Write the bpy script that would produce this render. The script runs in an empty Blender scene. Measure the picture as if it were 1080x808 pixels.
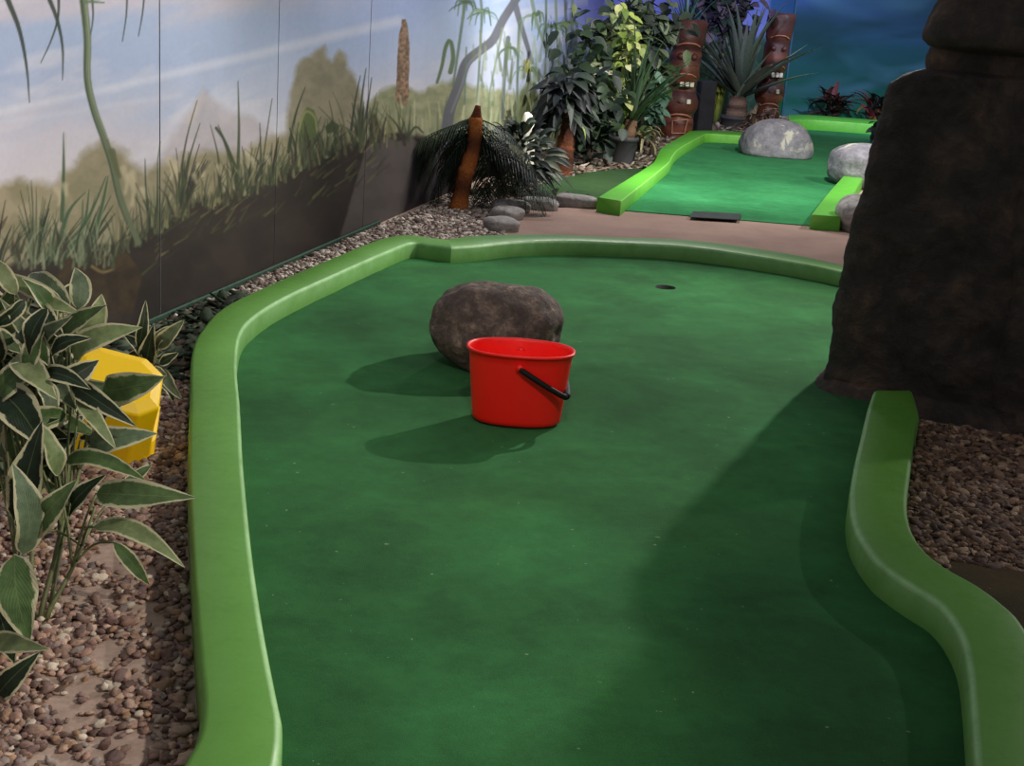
import bpy, math, random
import numpy as np
from mathutils import Vector, Matrix, noise as mnoise
from mathutils.geometry import delaunay_2d_cdt

random.seed(11)
rng = np.random.default_rng(5)
SC = bpy.context.scene
COL = SC.collection
PI = math.pi

# ------------------------------------------------------------------ camera
FPX, HCAM = 1400.0, 1.38
PITCH = math.atan(400 / 1400)
ROLL = math.radians(4.2)
R0 = Vector((1, 0, 0)); U0 = Vector((0, math.sin(PITCH), math.cos(PITCH)))
FW = Vector((0, math.cos(PITCH), -math.sin(PITCH)))
CR = R0 * math.cos(ROLL) + U0 * math.sin(ROLL)
CU = -R0 * math.sin(ROLL) + U0 * math.cos(ROLL)
CAM = Vector((0, 0, HCAM))
cd = bpy.data.cameras.new('camera'); cam = bpy.data.objects.new('camera', cd); COL.objects.link(cam)
cd.sensor_fit = 'HORIZONTAL'; cd.sensor_width = 36; cd.lens = FPX / 1080 * 36
cd.clip_end = 200
M = Matrix((CR, CU, -FW)).transposed().to_4x4(); M.translation = CAM
cam.matrix_world = M
SC.camera = cam

def ray(x, y):
    return FW + CR * ((x - 540) / FPX) - CU * ((y - 404) / FPX)
def G(x, y, z=0.0):
    """place seen at photo point (x, y) on the horizontal plane z"""
    d = ray(x, y); t = (z - HCAM) / d.z
    return CAM + d * t
def AT(x, y, Y):
    """place seen at photo point (x, y) at distance Y into the room"""
    d = ray(x, y); return CAM + d * (Y / d.y)
def PX(p):
    q = Vector(p) - CAM; w = q.dot(FW)
    return 540 + FPX * q.dot(CR) / w, 404 - FPX * q.dot(CU) / w

# ------------------------------------------------------------------ colour
def lin(c):
    c = c / 255.0
    return c / 12.92 if c <= 0.04045 else ((c + 0.055) / 1.055) ** 2.4
def rgb(r, g, b): return (lin(r), lin(g), lin(b), 1.0)

# ------------------------------------------------------------------ materials
class NT:
    def __init__(s, name):
        s.m = bpy.data.materials.new(name); s.m.use_nodes = True
        s.t = s.m.node_tree; s.b = s.t.nodes['Principled BSDF']
    def n(s, ty, **k):
        x = s.t.nodes.new(ty)
        for a, v in k.items():
            if a in x.inputs.keys(): x.inputs[a].default_value = v
            else: setattr(x, a, v)
        return x
    def l(s, a, b): s.t.links.new(a, b)
    def coords(s, kind='Object'):
        return s.n('ShaderNodeTexCoord').outputs[kind]
    def noise(s, scale, detail=4, rough=.6, dist=0.0, co=None, w=None):
        x = s.n('ShaderNodeTexNoise'); x.inputs['Scale'].default_value = scale
        x.inputs['Detail'].default_value = detail; x.inputs['Roughness'].default_value = rough
        x.inputs['Distortion'].default_value = dist
        s.l(co if co is not None else s.coords(), x.inputs['Vector']); return x.outputs['Fac']
    def ramp(s, fac, stops, interp='LINEAR'):
        x = s.n('ShaderNodeValToRGB'); x.color_ramp.interpolation = interp
        e = x.color_ramp.elements
        while len(e) < len(stops): e.new(0.5)
        for i, (p, c) in enumerate(stops):
            e[i].position = p; e[i].color = c
        s.l(fac, x.inputs['Fac']); return x.outputs['Color']
    def mix(s, a, b, fac, mode='MIX'):
        x = s.n('ShaderNodeMix', data_type='RGBA', blend_type=mode)
        for v, i in ((a, 6), (b, 7)):
            if isinstance(v, tuple): x.inputs[i].default_value = v
            else: s.l(v, x.inputs[i])
        if isinstance(fac, (int, float)): x.inputs[0].default_value = fac
        else: s.l(fac, x.inputs[0])
        return x.outputs[2]
    def bump(s, h, strength, dist=0.01, prev=None):
        x = s.n('ShaderNodeBump'); x.inputs['Strength'].default_value = strength
        x.inputs['Distance'].default_value = dist; s.l(h, x.inputs['Height'])
        if prev is not None: s.l(prev, x.inputs['Normal'])
        return x.outputs['Normal']
    def out(s, col=None, rough=.8, nrm=None, spec=.5):
        b = s.b
        if col is not None:
            if isinstance(col, tuple): b.inputs['Base Color'].default_value = col
            else: s.l(col, b.inputs['Base Color'])
        if isinstance(rough, (int, float)): b.inputs['Roughness'].default_value = rough
        else: s.l(rough, b.inputs['Roughness'])
        b.inputs['Specular IOR Level'].default_value = spec
        if nrm is not None: s.l(nrm, b.inputs['Normal'])
        return s.m

def g(v): return (v, v, v, 1)

def mat_carpet(name, a, b, c, scale=1.0):
    t = NT(name)
    big = t.noise(1.6, 3, .6, .4); mid = t.noise(14, 5, .7); fine = t.noise(420 * scale, 2, .7)
    col = t.ramp(big, [(.3, a), (.55, b), (.75, c)])
    col = t.mix(col, t.ramp(mid, [(.3, g(.66)), (.7, g(1.16))]), .6, 'MULTIPLY')
    tone = t.noise(.9, 5, .62, .8); col = t.mix(col, t.ramp(tone, [(.36, (.72, .76, .74, 1)), (.5, (1, 1, 1, 1)), (.66, (1.28, 1.14, 1.1, 1))]), .9, 'MULTIPLY')  # broad worn patches in the carpet, scattered by noise
    col = t.mix(col, t.ramp(fine, [(.3, g(.5)), (.7, g(1.35))]), .55, 'MULTIPLY')
    # stray bits of fluff and grit
    dots = t.ramp(t.noise(55, 1, .4), [(.795, g(0)), (.81, g(1))])
    col = t.mix(col, rgb(150, 165, 140), t.mix(g(0), dots, .5))
    n = t.bump(fine, .5, .004); n = t.bump(mid, .15, .01, n)
    m = t.out(col, .95, n, .15)
    t.b.inputs['Sheen Weight'].default_value = .06; t.b.inputs['Sheen Roughness'].default_value = .5
    t.b.inputs['Sheen Tint'].default_value = (.4, .8, .5, 1)
    return m

def mat_paint(name, a, b, dirt, rough=.5, tone=None):
    t = NT(name)
    big = t.noise(2.2, 4, .6); mid = t.noise(30, 4, .7); fine = t.noise(260, 2, .6)
    col = t.ramp(big, [(.3, a), (.7, b)])
    col = t.mix(col, dirt, t.ramp(mid, [(.55, g(0)), (.85, g(.35))]))
    if tone:  # paler colour along edges marked in the vertex colour
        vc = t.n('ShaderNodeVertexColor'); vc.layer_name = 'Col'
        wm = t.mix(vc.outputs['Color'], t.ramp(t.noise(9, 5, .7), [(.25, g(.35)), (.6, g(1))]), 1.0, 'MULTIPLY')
        col = t.mix(col, tone, wm)
    n = t.bump(mid, .12, .004); n = t.bump(fine, .12, .001, n)
    r = t.ramp(mid, [(.2, g(rough - .08)), (.8, g(rough + .15))])
    return t.out(col, r, n, .5)

def mat_stone(name, stops, scale=8, patch=None, bump=.6, rough=.85, patch_at=.6):
    t = NT(name)
    n1 = t.noise(scale, 8, .68, .3); n2 = t.noise(scale * 5, 5, .7); n3 = t.noise(scale * .45, 4, .6, .8)
    col = t.ramp(n1, stops)
    col = t.mix(col, t.ramp(n2, [(.25, g(.6)), (.75, g(1.3))]), .6, 'MULTIPLY')
    if patch:
        geo = t.n('ShaderNodeNewGeometry'); sep = t.n('ShaderNodeSeparateXYZ'); t.l(geo.outputs['Normal'], sep.inputs[0])
        up = t.ramp(sep.outputs['Z'], [(.15, g(.35)), (.8, g(1))])
        pm = t.ramp(n3, [(patch_at, g(0)), (patch_at + .05, g(1))])
        col = t.mix(col, patch, t.mix(pm, up, 1.0, 'MULTIPLY'))
    v = t.n('ShaderNodeTexVoronoi'); v.inputs['Scale'].default_value = scale * 2.5; t.l(t.coords(), v.inputs['Vector'])
    n = t.bump(n1, bump, .05); n = t.bump(n2, bump * .7, .012, n); n = t.bump(v.outputs['Distance'], .15, .01, n)
    return t.out(col, rough, n, .3)

def mat_attr(name, rough=.7, vary=.25, scale=60, bump=.1, spec=.4, trans=0.0):
    """colour comes from the mesh's own colour attribute, broken up with noise"""
    t = NT(name)
    a = t.n('ShaderNodeVertexColor'); a.layer_name = 'Col'
    nz = t.noise(scale, 4, .65)
    col = t.mix(a.outputs['Color'], t.ramp(nz, [(.25, g(1 - vary)), (.75, g(1 + vary))]), 1.0, 'MULTIPLY')
    m = t.out(col, rough, t.bump(nz, bump, .01), spec)
    if trans:
        tr = t.n('ShaderNodeBsdfTranslucent'); t.l(col, tr.inputs['Color'])
        mx = t.n('ShaderNodeMixShader'); mx.inputs[0].default_value = trans
        o = t.t.nodes['Material Output']; t.l(t.b.outputs[0], mx.inputs[1]); t.l(tr.outputs[0], mx.inputs[2]); t.l(mx.outputs[0], o.inputs['Surface'])
    return m

def mat_hosta():
    t = NT('variegated_leaf')
    uv = t.n('ShaderNodeUVMap'); uv.uv_map = 'UVMap'; sep = t.n('ShaderNodeSeparateXYZ'); t.l(uv.outputs[0], sep.inputs[0])
    a = t.n('ShaderNodeVertexColor'); a.layer_name = 'Col'
    def mth(op, x, y=None, z=None):
        n = t.n('ShaderNodeMath', operation=op)
        for i, v in enumerate((x, y, z)):
            if v is None: continue
            if isinstance(v, (int, float)): n.inputs[i].default_value = v
            else: t.l(v, n.inputs[i])
        return n.outputs[0]
    ab = mth('ABSOLUTE', mth('MULTIPLY_ADD', sep.outputs['X'], 2.0, -1.0))
    nz = t.noise(45, 3, .6)
    e = mth('MULTIPLY_ADD', mth('SUBTRACT', nz, .5), .5, ab)
    # tip narrows the green too
    e2 = mth('MULTIPLY_ADD', mth('POWER', sep.outputs['Y'], 8.0), .25, e)
    edge = t.ramp(e2, [(.74, g(0)), (.82, g(1))])
    # veins run from the midrib to the edge
    vv = mth('SINE', mth('MULTIPLY', mth('MULTIPLY_ADD', ab, -.55, sep.outputs['Y']), 75.0))
    vein = mth('MULTIPLY_ADD', vv, .5, .5)
    rib = t.ramp(ab, [(.0, g(1)), (.05, g(0))])
    green = t.mix(a.outputs['Color'], t.ramp(nz, [(.3, g(.75)), (.7, g(1.3))]), 1.0, 'MULTIPLY')
    green = t.mix(green, t.mix(green, rgb(150, 165, 110), .5), t.mix(rib, g(0), .35))
    green = t.mix(green, g(.8), t.mix(g(0), vein, .12), 'MULTIPLY')
    cream = t.mix(rgb(232, 224, 190), rgb(176, 174, 128), nz)
    col = t.mix(green, cream, edge)
    n = t.bump(vein, .2, .002); n = t.bump(nz, .2, .004, n)
    m = t.out(col, .55, n, .35)
    tr = t.n('ShaderNodeBsdfTranslucent'); t.l(col, tr.inputs['Color'])
    mx = t.n('ShaderNodeMixShader'); mx.inputs[0].default_value = .12
    o = t.t.nodes['Material Output']; t.l(t.b.outputs[0], mx.inputs[1]); t.l(tr.outputs[0], mx.inputs[2]); t.l(mx.outputs[0], o.inputs['Surface'])
    return m

def mat_concrete():
    t = NT('bed_concrete')
    n1 = t.noise(3.5, 6, .65, .3); n2 = t.noise(45, 5, .7)
    col = t.ramp(n1, [(.3, rgb(146, 122, 110)), (.5, rgb(176, 152, 138)), (.7, rgb(196, 174, 158))])
    col = t.mix(col, t.ramp(n2, [(.3, g(.72)), (.7, g(1.2))]), .7, 'MULTIPLY')
    return t.out(col, .9, t.bump(n2, .3, .006), .2)

def mat_path():
    t = NT('path_screed')
    n1 = t.noise(1.5, 5, .65); n2 = t.noise(90, 3, .7)
    col = t.ramp(n1, [(.3, rgb(140, 114, 104)), (.7, rgb(168, 138, 124))])
    col = t.mix(col, t.ramp(n2, [(.3, g(.8)), (.7, g(1.15))]), .7, 'MULTIPLY')
    return t.out(col, .85, t.bump(n2, .2, .004), .25)

def mat_plastic(name, c, rough=.35, vary=.06, spec=.5):
    t = NT(name); n1 = t.noise(9, 4, .6)
    col = t.mix(c, tuple(min(1, v * (1 - vary * 4)) for v in c[:3]) + (1,), t.ramp(n1, [(.4, g(0)), (.8, g(1))]))
    n2 = t.noise(140, 3, .6)
    return t.out(col, t.ramp(n1, [(.3, g(rough)), (.7, g(rough + .15))]), t.bump(n2, .06, .002), spec)

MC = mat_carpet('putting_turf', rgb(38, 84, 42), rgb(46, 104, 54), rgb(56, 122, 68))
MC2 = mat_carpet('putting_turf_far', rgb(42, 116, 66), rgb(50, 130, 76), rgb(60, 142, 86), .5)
MC3 = mat_carpet('turf_patch', rgb(42, 66, 36), rgb(50, 76, 40), rgb(56, 82, 44), .5)
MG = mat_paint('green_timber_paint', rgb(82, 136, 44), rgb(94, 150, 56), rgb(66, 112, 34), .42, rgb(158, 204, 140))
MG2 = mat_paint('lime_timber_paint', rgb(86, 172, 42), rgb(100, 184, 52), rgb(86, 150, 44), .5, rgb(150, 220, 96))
MGW = mat_paint('wall_green_paint', rgb(14, 52, 34), rgb(20, 64, 40), rgb(14, 40, 28), .7)
M_CON, M_PATH = mat_concrete(), mat_path()
M_ROCK = mat_stone('brown_boulder_stone', [(.3, rgb(66, 56, 52)), (.5, rgb(98, 84, 78)), (.6, rgb(128, 110, 100)), (.72, rgb(178, 156, 134))], 17, rgb(150, 136, 112), .5, .85, .66)
M_ROCKG = mat_stone('grey_boulder_stone', [(.3, rgb(112, 108, 114)), (.55, rgb(146, 142, 148)), (.8, rgb(172, 168, 168))], 9, rgb(218, 212, 188), .5, .9, .57)
M_EDGE = mat_stone('edging_stone', [(.3, rgb(130, 124, 122)), (.55, rgb(164, 158, 154)), (.8, rgb(196, 190, 184))], 7, None, .5)
M_STAT = mat_stone('dark_carved_stone', [(.3, rgb(40, 36, 35)), (.5, rgb(64, 57, 53)), (.6, rgb(84, 70, 62)), (.72, rgb(138, 106, 80))], 4.5, None, 1.0, .8)
M_ATTR = mat_attr('pebble_stone', .75, .3, 90, .3, .35)
M_LEAF = mat_attr('leaf_green', .5, .3, 40, .2, .4, .12)
M_DRY = mat_attr('dry_leaf', .8, .35, 50, .3, .2, .1)
M_BARK = mat_attr('palm_bark', .9, .45, 70, .8, .2)
M_WOOD = mat_attr('carved_painted_wood', .5, .3, 18, .3, .5)
M_HOSTA = mat_hosta()
M_RED = mat_plastic('red_plastic', rgb(255, 26, 16), .38, .01)
M_BLACK = mat_plastic('black_plastic', rgb(16, 15, 15), .6, .06, .3)
M_YEL = mat_plastic('yellow_plastic', rgb(252, 206, 4), .35, .02)
M_POT = mat_plastic('grey_pot_plastic', rgb(72, 72, 74), .7)
M_MAT = mat_plastic('rubber_mat', rgb(52, 56, 56), .85)
M_WHITE = mat_plastic('white_paint', rgb(230, 222, 200), .5)
M_CUP = mat_plastic('cup_lining', rgb(8, 14, 10), .8)
M_DARKW = mat_plastic('dark_box_paint', rgb(30, 28, 32), .7)

# ------------------------------------------------------------------ object helpers
def tag(o, label, cat, group=None, kind=None):
    if label: o['label'] = label
    if cat: o['category'] = cat
    if group: o['group'] = group
    if kind: o['kind'] = kind
    return o
def thing(name, loc, label, cat, group=None):
    o = bpy.data.objects.new(name, None); COL.objects.link(o); o.location = loc
    o.empty_display_size = .05
    return tag(o, label, cat, group)
class MB:
    """collects geometry in world space; build() links it as ONE mesh object"""
    def __init__(s): s.v = []; s.f = []; s.c = []; s.uv = []
    def add(s, vs, fs, col=(1, 1, 1, 1), uvs=None):
        k = len(s.v)
        s.v += [tuple(v) for v in vs]
        s.c += (list(col) if isinstance(col, list) else [col] * len(vs))
        s.uv += (uvs if uvs else [(0, 0)] * len(vs))
        s.f += [tuple(i + k for i in f) for f in fs]
    def grid(s, rows, col=(1, 1, 1, 1), close=False, uvs=None):
        n = len(rows[0]); vs = [p for r in rows for p in r]; fs = []
        m = n if close else n - 1
        for i in range(len(rows) - 1):
            for j in range(m):
                a = i * n + j; b = i * n + (j + 1) % n
                fs.append((a, b, b + n, a + n))
        if isinstance(col, list) and len(col) == len(rows): col = [c for c in col for _ in range(n)]
        s.add(vs, fs, col, uvs)
    def tube(s, pts, rad, col=(1, 1, 1, 1), n=8, caps=True, bumpy=0.0):
        pts = [Vector(p) for p in pts]
        rows = []
        if not isinstance(rad, (list, tuple)): rad = [rad] * len(pts)
        ref = Vector((0.13, 0.9, 0.31))
        for i, p in enumerate(pts):
            t = (pts[min(i + 1, len(pts) - 1)] - pts[max(i - 1, 0)]).normalized()
            a = t.cross(ref); a = a.normalized() if a.length > .1 else t.cross(Vector((1, 0, 0))).normalized()
            b = t.cross(a)
            rows.append([p + (a * math.cos(q * 2 * PI / n) + b * math.sin(q * 2 * PI / n)) * rad[i] * (1 + random.uniform(-bumpy, bumpy)) for q in range(n)])
        s.grid(rows, col, True)
        if caps:
            k = len(s.v) - len(rows) * n
            s.f.append(tuple(k + j for j in range(n))[::-1]); s.f.append(tuple(len(s.v) - n + j for j in range(n)))
    def strip(s, pts, widths, up, col, fold=.25, cols_tip=None, wave=0.0, across=(-1, -.7, 0, .7, 1), thick=0):
        pts = [Vector(p) for p in pts]; rows = []; uvs = []; cc = []
        n = len(pts); ph = random.random() * 6
        for i, p in enumerate(pts):
            t = (pts[min(i + 1, n - 1)] - pts[max(i - 1, 0)]).normalized()
            sd = t.cross(up); sd = sd.normalized() if sd.length > 1e-4 else Vector((1, 0, 0))
            nn = sd.cross(t).normalized()
            u = i / (n - 1); w = widths[i]
            rows.append([p + sd * w * a + nn * (abs(a) * fold * w + wave * w * math.sin(u * 11 + ph + a * 2) * abs(a)) for a in across])
            for a in across:
                uvs.append((a * .5 + .5, u))
                if cols_tip: cc.append(tuple(col[k] * (1 - u) + cols_tip[k] * u for k in range(4)))
                else: cc.append(col)
        s.grid(rows, cc, False, uvs)
    def box(s, c, sz, rotz=0, col=(1, 1, 1, 1), bev=.0):
        c = Vector(c); x, y, z = (v / 2 for v in sz); R = Matrix.Rotation(rotz, 3, 'Z')
        b = min(bev, x * .9, y * .9, z * .9)
        rows = []
        for zz, k in ((-z, b), (-z + b, 0), (z - b, 0), (z, b)):
            X, Y = x - k, y - k; e = b
            rows.append([c + R @ Vector(q) for q in ((-X + e, -Y, zz), (X - e, -Y, zz), (X, -Y + e, zz), (X, Y - e, zz), (X - e, Y, zz), (-X + e, Y, zz), (-X, Y - e, zz), (-X, -Y + e, zz))])
        k = len(s.v); s.grid(rows, col, True)
        s.f.append(tuple(k + j for j in range(8))[::-1]); s.f.append(tuple(k + 24 + j for j in range(8)))
    def build(s, name, mat, parent=None, smooth=True, label=None, uv=False, origin=None):
        if name in ('foliage', 'fronds'):          # leaves press flat against the mural, never through it
            V_a = np.array(s.v)
            for (x0, y0), (x1, y1) in (((-2.32, 1.5), (.74, 16.0)), ((.74, 16.0), (3.85, 20.95))):
                L_ = math.hypot(x1 - x0, y1 - y0); nx, ny = (y1 - y0) / L_, -(x1 - x0) / L_
                d_ = (V_a[:, 0] - x0) * nx + (V_a[:, 1] - y0) * ny
                k_ = np.maximum(0, .02 - d_); V_a[:, 0] += nx * k_; V_a[:, 1] += ny * k_
            V_a[:, 2] = np.maximum(V_a[:, 2], .006); s.v = [tuple(p_) for p_ in V_a]
        me = bpy.data.meshes.new(name)
        off = Vector(origin) if origin is not None else (Vector(parent_world(parent)) if parent else Vector((0, 0, 0)))
        me.from_pydata([(x - off.x, y - off.y, z - off.z) for x, y, z in s.v], [], s.f)
        me.materials.append(mat)
        ca = me.color_attributes.new('Col', 'FLOAT_COLOR', 'POINT')
        ca.data.foreach_set('color', np.array(s.c, dtype=np.float32).ravel())
        if uv:
            ul = me.uv_layers.new(name='UVMap')
            li = np.zeros(len(me.loops), dtype=np.int32); me.loops.foreach_get('vertex_index', li)
            ul.data.foreach_set('uv', np.array(s.uv, dtype=np.float32)[li].ravel())
        if smooth: me.shade_smooth()
        me.validate()
        o = bpy.data.objects.new(name, me); COL.objects.link(o)
        if parent: o.parent = parent
        elif origin is not None: o.location = off
        if label: o['label'] = label
        return o
def parent_world(p):
    v = Vector((0, 0, 0))
    while p is not None: v = v + Vector(p.location); p = p.parent
    return v
def bevel(o, w, seg=2):
    m = o.modifiers.new('bevel', 'BEVEL'); m.width = w; m.segments = seg; m.limit_method = 'ANGLE'; return o
def solid(o, t, off=0):
    m = o.modifiers.new('solid', 'SOLIDIFY'); m.thickness = t; m.offset = off; return o

def catmull(P, n):
    """n points evenly spaced along a smooth curve through P (lists of 2 or 3 numbers)"""
    P = [np.array(p, float) for p in P]; Q = []
    for i in range(len(P) - 1):
        p0 = P[max(i - 1, 0)]; p1 = P[i]; p2 = P[i + 1]; p3 = P[min(i + 2, len(P) - 1)]
        for t in np.linspace(0, 1, 14, endpoint=False):
            Q.append(.5 * ((2 * p1) + (-p0 + p2) * t + (2 * p0 - 5 * p1 + 4 * p2 - p3) * t * t + (-p0 + 3 * p1 - 3 * p2 + p3) * t ** 3))
    Q.append(P[-1]); Q = np.array(Q)
    d = np.r_[0, np.cumsum(np.linalg.norm(np.diff(Q, axis=0), axis=1))]
    u = np.linspace(0, d[-1], n)
    return np.stack([np.interp(u, d, Q[:, k]) for k in range(Q.shape[1])], 1)
def inpoly(x, y, poly):
    x = np.asarray(x); y = np.asarray(y); ins = np.zeros(x.shape, bool); n = len(poly)
    for i in range(n):
        x1, y1 = poly[i][0], poly[i][1]; x2, y2 = poly[(i + 1) % n][0], poly[(i + 1) % n][1]
        if y1 == y2: continue
        c = ((y1 > y) != (y2 > y)) & (x < (x2 - x1) * (y - y1) / (y2 - y1) + x1)
        ins ^= c
    return ins

# ------------------------------------------------------------------ kerbs (timber edging boards)
CT = .03          # carpet top
KT = .115         # kerb top
def px_line(pts, z, n): return catmull([G(x, y, z)[:2] for x, y in pts], n)
def kerb(name, outer, inner, mat, label, n=120, top=KT, bot=0.0, caps=True, bev=.017):
    o_ = px_line(outer, top, n); i_ = px_line(inner, top, n); mb = MB(); rows = []
    for k in range(n):
        o = Vector((o_[k][0], o_[k][1], 0)); i = Vector((i_[k][0], i_[k][1], 0)); d = (i - o).normalized()
        up = lambda z: Vector((0, 0, z))
        w = .0015 * mnoise.noise(Vector((o.x * 6, o.y * 6, 1)))
        rows.append([o + up(bot), o + up(top - bev + w), o + d * bev * .3 + up(top - bev * .3 + w), o + d * bev + up(top + w),
                     i - d * bev + up(top + w), i - d * bev * .3 + up(top - bev * .3 + w), i + up(top - bev + w), i + up(bot)])
    mb.grid(rows); L = len(mb.v); mb.c = [((1, 1, 1, 1) if j % 8 == 5 else (.55, .55, .55, 1) if j % 8 == 6 else (.12, .12, .12, 1) if j % 8 in (1, 2) else (0, 0, 0, 1)) for j in range(L)]  # vertex colour makes the inner top edge paler, the outer edge only faintly
    mb.f.append(tuple(range(8))); mb.f.append(tuple(range(L - 8, L))[::-1])
    mb.f = [tuple(f) for f in mb.f]
    org = G(*inner[len(inner) // 2], top); org.z = 0
    ob = mb.build(name, mat, origin=org, smooth=True)
    md = ob.modifiers.new('ws', 'EDGE_SPLIT'); md.split_angle = math.radians(50)
    return tag(ob, label, 'kerb'), o_, i_

L_OUT = [(150, 900), (190, 808), (207, 775), (212, 738), (208, 690), (203, 620), (200, 560), (198, 490), (200, 420), (202, 372), (212, 348), (238, 322), (290, 297), (340, 276), (400, 252), (430, 247.5), (452, 250), (472, 252)]
L_IN = [(270, 900), (294, 808), (298, 764), (293, 735), (284, 691), (275, 642), (266, 581), (260, 525), (256, 480), (253, 425), (250, 385), (254, 352), (270, 333), (302, 313), (350, 291), (400, 269), (433, 256), (452, 257), (476, 260.5)]
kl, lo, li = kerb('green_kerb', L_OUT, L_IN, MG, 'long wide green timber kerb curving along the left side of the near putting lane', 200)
B_OUT = [(472, 252), (500, 248.5), (545, 247), (592, 247), (640, 249.5), (729, 253), (818, 265), (886, 278.5), (960, 296)]
B_IN = [(476, 260.5), (504, 258.8), (545, 255), (592, 253.5), (640, 255), (729, 260), (818, 272.6), (884, 284.6), (950, 302)]
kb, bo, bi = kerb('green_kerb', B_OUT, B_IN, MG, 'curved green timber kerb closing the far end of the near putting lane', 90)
R_OUT = [(1150, 900), (1122, 808), (1112, 720), (1080, 658), (1059, 636), (1032, 616), (997, 596), (974, 577), (962, 556), (957.5, 530), (961, 494), (966, 450), (970, 436), (963, 412)]
R_IN = [(1040, 900), (1029, 808), (1022, 716), (1015, 676), (1001, 649), (984, 631), (953, 612), (922, 588), (902, 558), (896, 528), (900, 494), (909, 455), (915, 430), (921, 412)]
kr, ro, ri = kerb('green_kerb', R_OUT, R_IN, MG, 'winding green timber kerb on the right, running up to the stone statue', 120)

# ------------------------------------------------------------------ near putting lane
def slab(name, poly, mat, top, bot=0.0, step=.08, holes=(), wobble=.002, origin=(0, 0, 0), label=None):
    poly = [Vector((p[0], p[1])) for p in poly]
    xs = [p.x for p in poly]; ys = [p.y for p in poly]
    pts = list(poly); edges = [(i, (i + 1) % len(poly)) for i in range(len(poly))]; nb = len(poly)
    for (hx, hy, hr) in holes:
        k = len(pts); m = 32
        pts += [Vector((hx + hr * math.cos(a * 2 * PI / m), hy + hr * math.sin(a * 2 * PI / m))) for a in range(m)]
        edges += [(k + a, k + (a + 1) % m) for a in range(m)]
    gx, gy = np.meshgrid(np.arange(min(xs), max(xs), step), np.arange(min(ys), max(ys), step))
    gx = gx.ravel() + .37 * step; gy = gy.ravel() + .41 * step
    ok = inpoly(gx, gy, [(p.x, p.y) for p in poly])
    for (hx, hy, hr) in holes: ok &= np.hypot(gx - hx, gy - hy) > hr * 1.15
    pts += [Vector((a, b)) for a, b in zip(gx[ok], gy[ok])]
    V, E, F, *_ = delaunay_2d_cdt(pts, edges, [], 1, 1e-5)
    F2 = []
    for f in F:
        c = sum((V[i] for i in f), Vector((0, 0))) / len(f)
        if any((c - Vector((hx, hy))).length < hr * .98 for hx, hy, hr in holes): continue
        F2.append(tuple(f))
    mb = MB(); ox, oy, oz = origin
    vs = [(v.x, v.y, top + wobble * mnoise.noise(Vector((v.x * 2.3, v.y * 2.3, 3))) + wobble * .6 * mnoise.noise(Vector((v.x * 7, v.y * 7, 3)))) for v in V]
    mb.add(vs, F2)
    # skirt down to the floor
    n = nb; a = [(p.x, p.y, top) for p in poly]; b = [(p.x, p.y, bot) for p in poly]
    mb.add(a + b, [(i, (i + 1) % n, n + (i + 1) % n, n + i) for i in range(n)])
    ob = mb.build(name, mat, origin=origin, smooth=True)
    md = ob.modifiers.new('es', 'EDGE_SPLIT'); md.split_angle = math.radians(40)
    return ob

mid = lambda a, b, k: [((1 - k) * p[0] + k * q[0], (1 - k) * p[1] + k * q[1]) for p, q in zip(a, b)]
lane = mid(lo, li, .6)[::3] + mid(bo, bi, .6)[2::3]
tail = [(1.95, 6.75), (1.9, 6.0), (1.75, 5.2), (1.45, 4.75)]
lane = lane + tail + mid(ro, ri, .6)[::-1][1::3]
HX, HY = G(702, 303, CT)[:2]
green = slab('putting_green', lane, MC, CT, 0.0, .09, [(HX, HY, .054)], .004, origin=(0, 4.5, 0))
tag(green, 'dark green carpet putting lane in the foreground holding the red bucket', 'putting green')
mb = MB(); m = 32
ring = lambda r, z: [(HX + r * math.cos(a * 2 * PI / m), HY + r * math.sin(a * 2 * PI / m), z) for a in range(m)]
mb.grid([ring(.054, CT + .001), ring(.052, CT + .001), ring(.052, CT - .027), ring(.001, CT - .027)], close=True)
mb.build('cup', M_CUP, green, label='dark round golf hole sunk in the carpet')

# ------------------------------------------------------------------ floor, path, beds
mb = MB(); mb.add([(-4, -1, 0), (12, -1, 0), (12, 24, 0), (-4, 24, 0)], [(0, 1, 2, 3)])
fl = mb.build('floor', M_CON, smooth=False); fl['kind'] = 'structure'
path = [G(520, 250, .012)[:2], G(538, 222, .012)[:2], G(560, 219, .012)[:2], G(600, 219, .012)[:2], G(655, 219, .012)[:2], G(854, 236, .012)[:2], G(930, 242, .012)[:2], (5.5, 9.1), (5.5, 7.0), (2.2, 6.8)] + [tuple(p) for p in mid(bo, bi, .3)[::-6]]
po = slab('path', path, M_PATH, .012, 0, .3, wobble=.003); tag(po, None, None, kind='structure')

# ------------------------------------------------------------------ far putting lane
C2 = [(650, 221), (698, 182), (704, 169), (736, 149), (784, 151), (822, 146), (833, 128), (851, 126), (935, 130), (990, 134), (985, 180), (915, 187), (889, 187), (856, 238)]
c2w = [tuple(G(x, y, .018)[:2]) for x, y in C2]
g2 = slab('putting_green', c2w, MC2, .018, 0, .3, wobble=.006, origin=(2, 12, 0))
tag(g2, 'bright green carpet putting lane beyond the path with two grey boulders', 'putting green')
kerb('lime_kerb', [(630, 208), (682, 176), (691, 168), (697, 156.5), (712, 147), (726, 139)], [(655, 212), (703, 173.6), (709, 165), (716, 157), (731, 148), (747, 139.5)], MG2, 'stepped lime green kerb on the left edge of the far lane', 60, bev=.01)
kerb('lime_kerb', [(726, 138), (745, 137.5), (790, 139)], [(744, 141.5), (754, 141.2), (790, 143.5)], MG2, 'short lime green kerb between the potted yucca and the pale domed boulder', 20, bev=.01)
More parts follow.
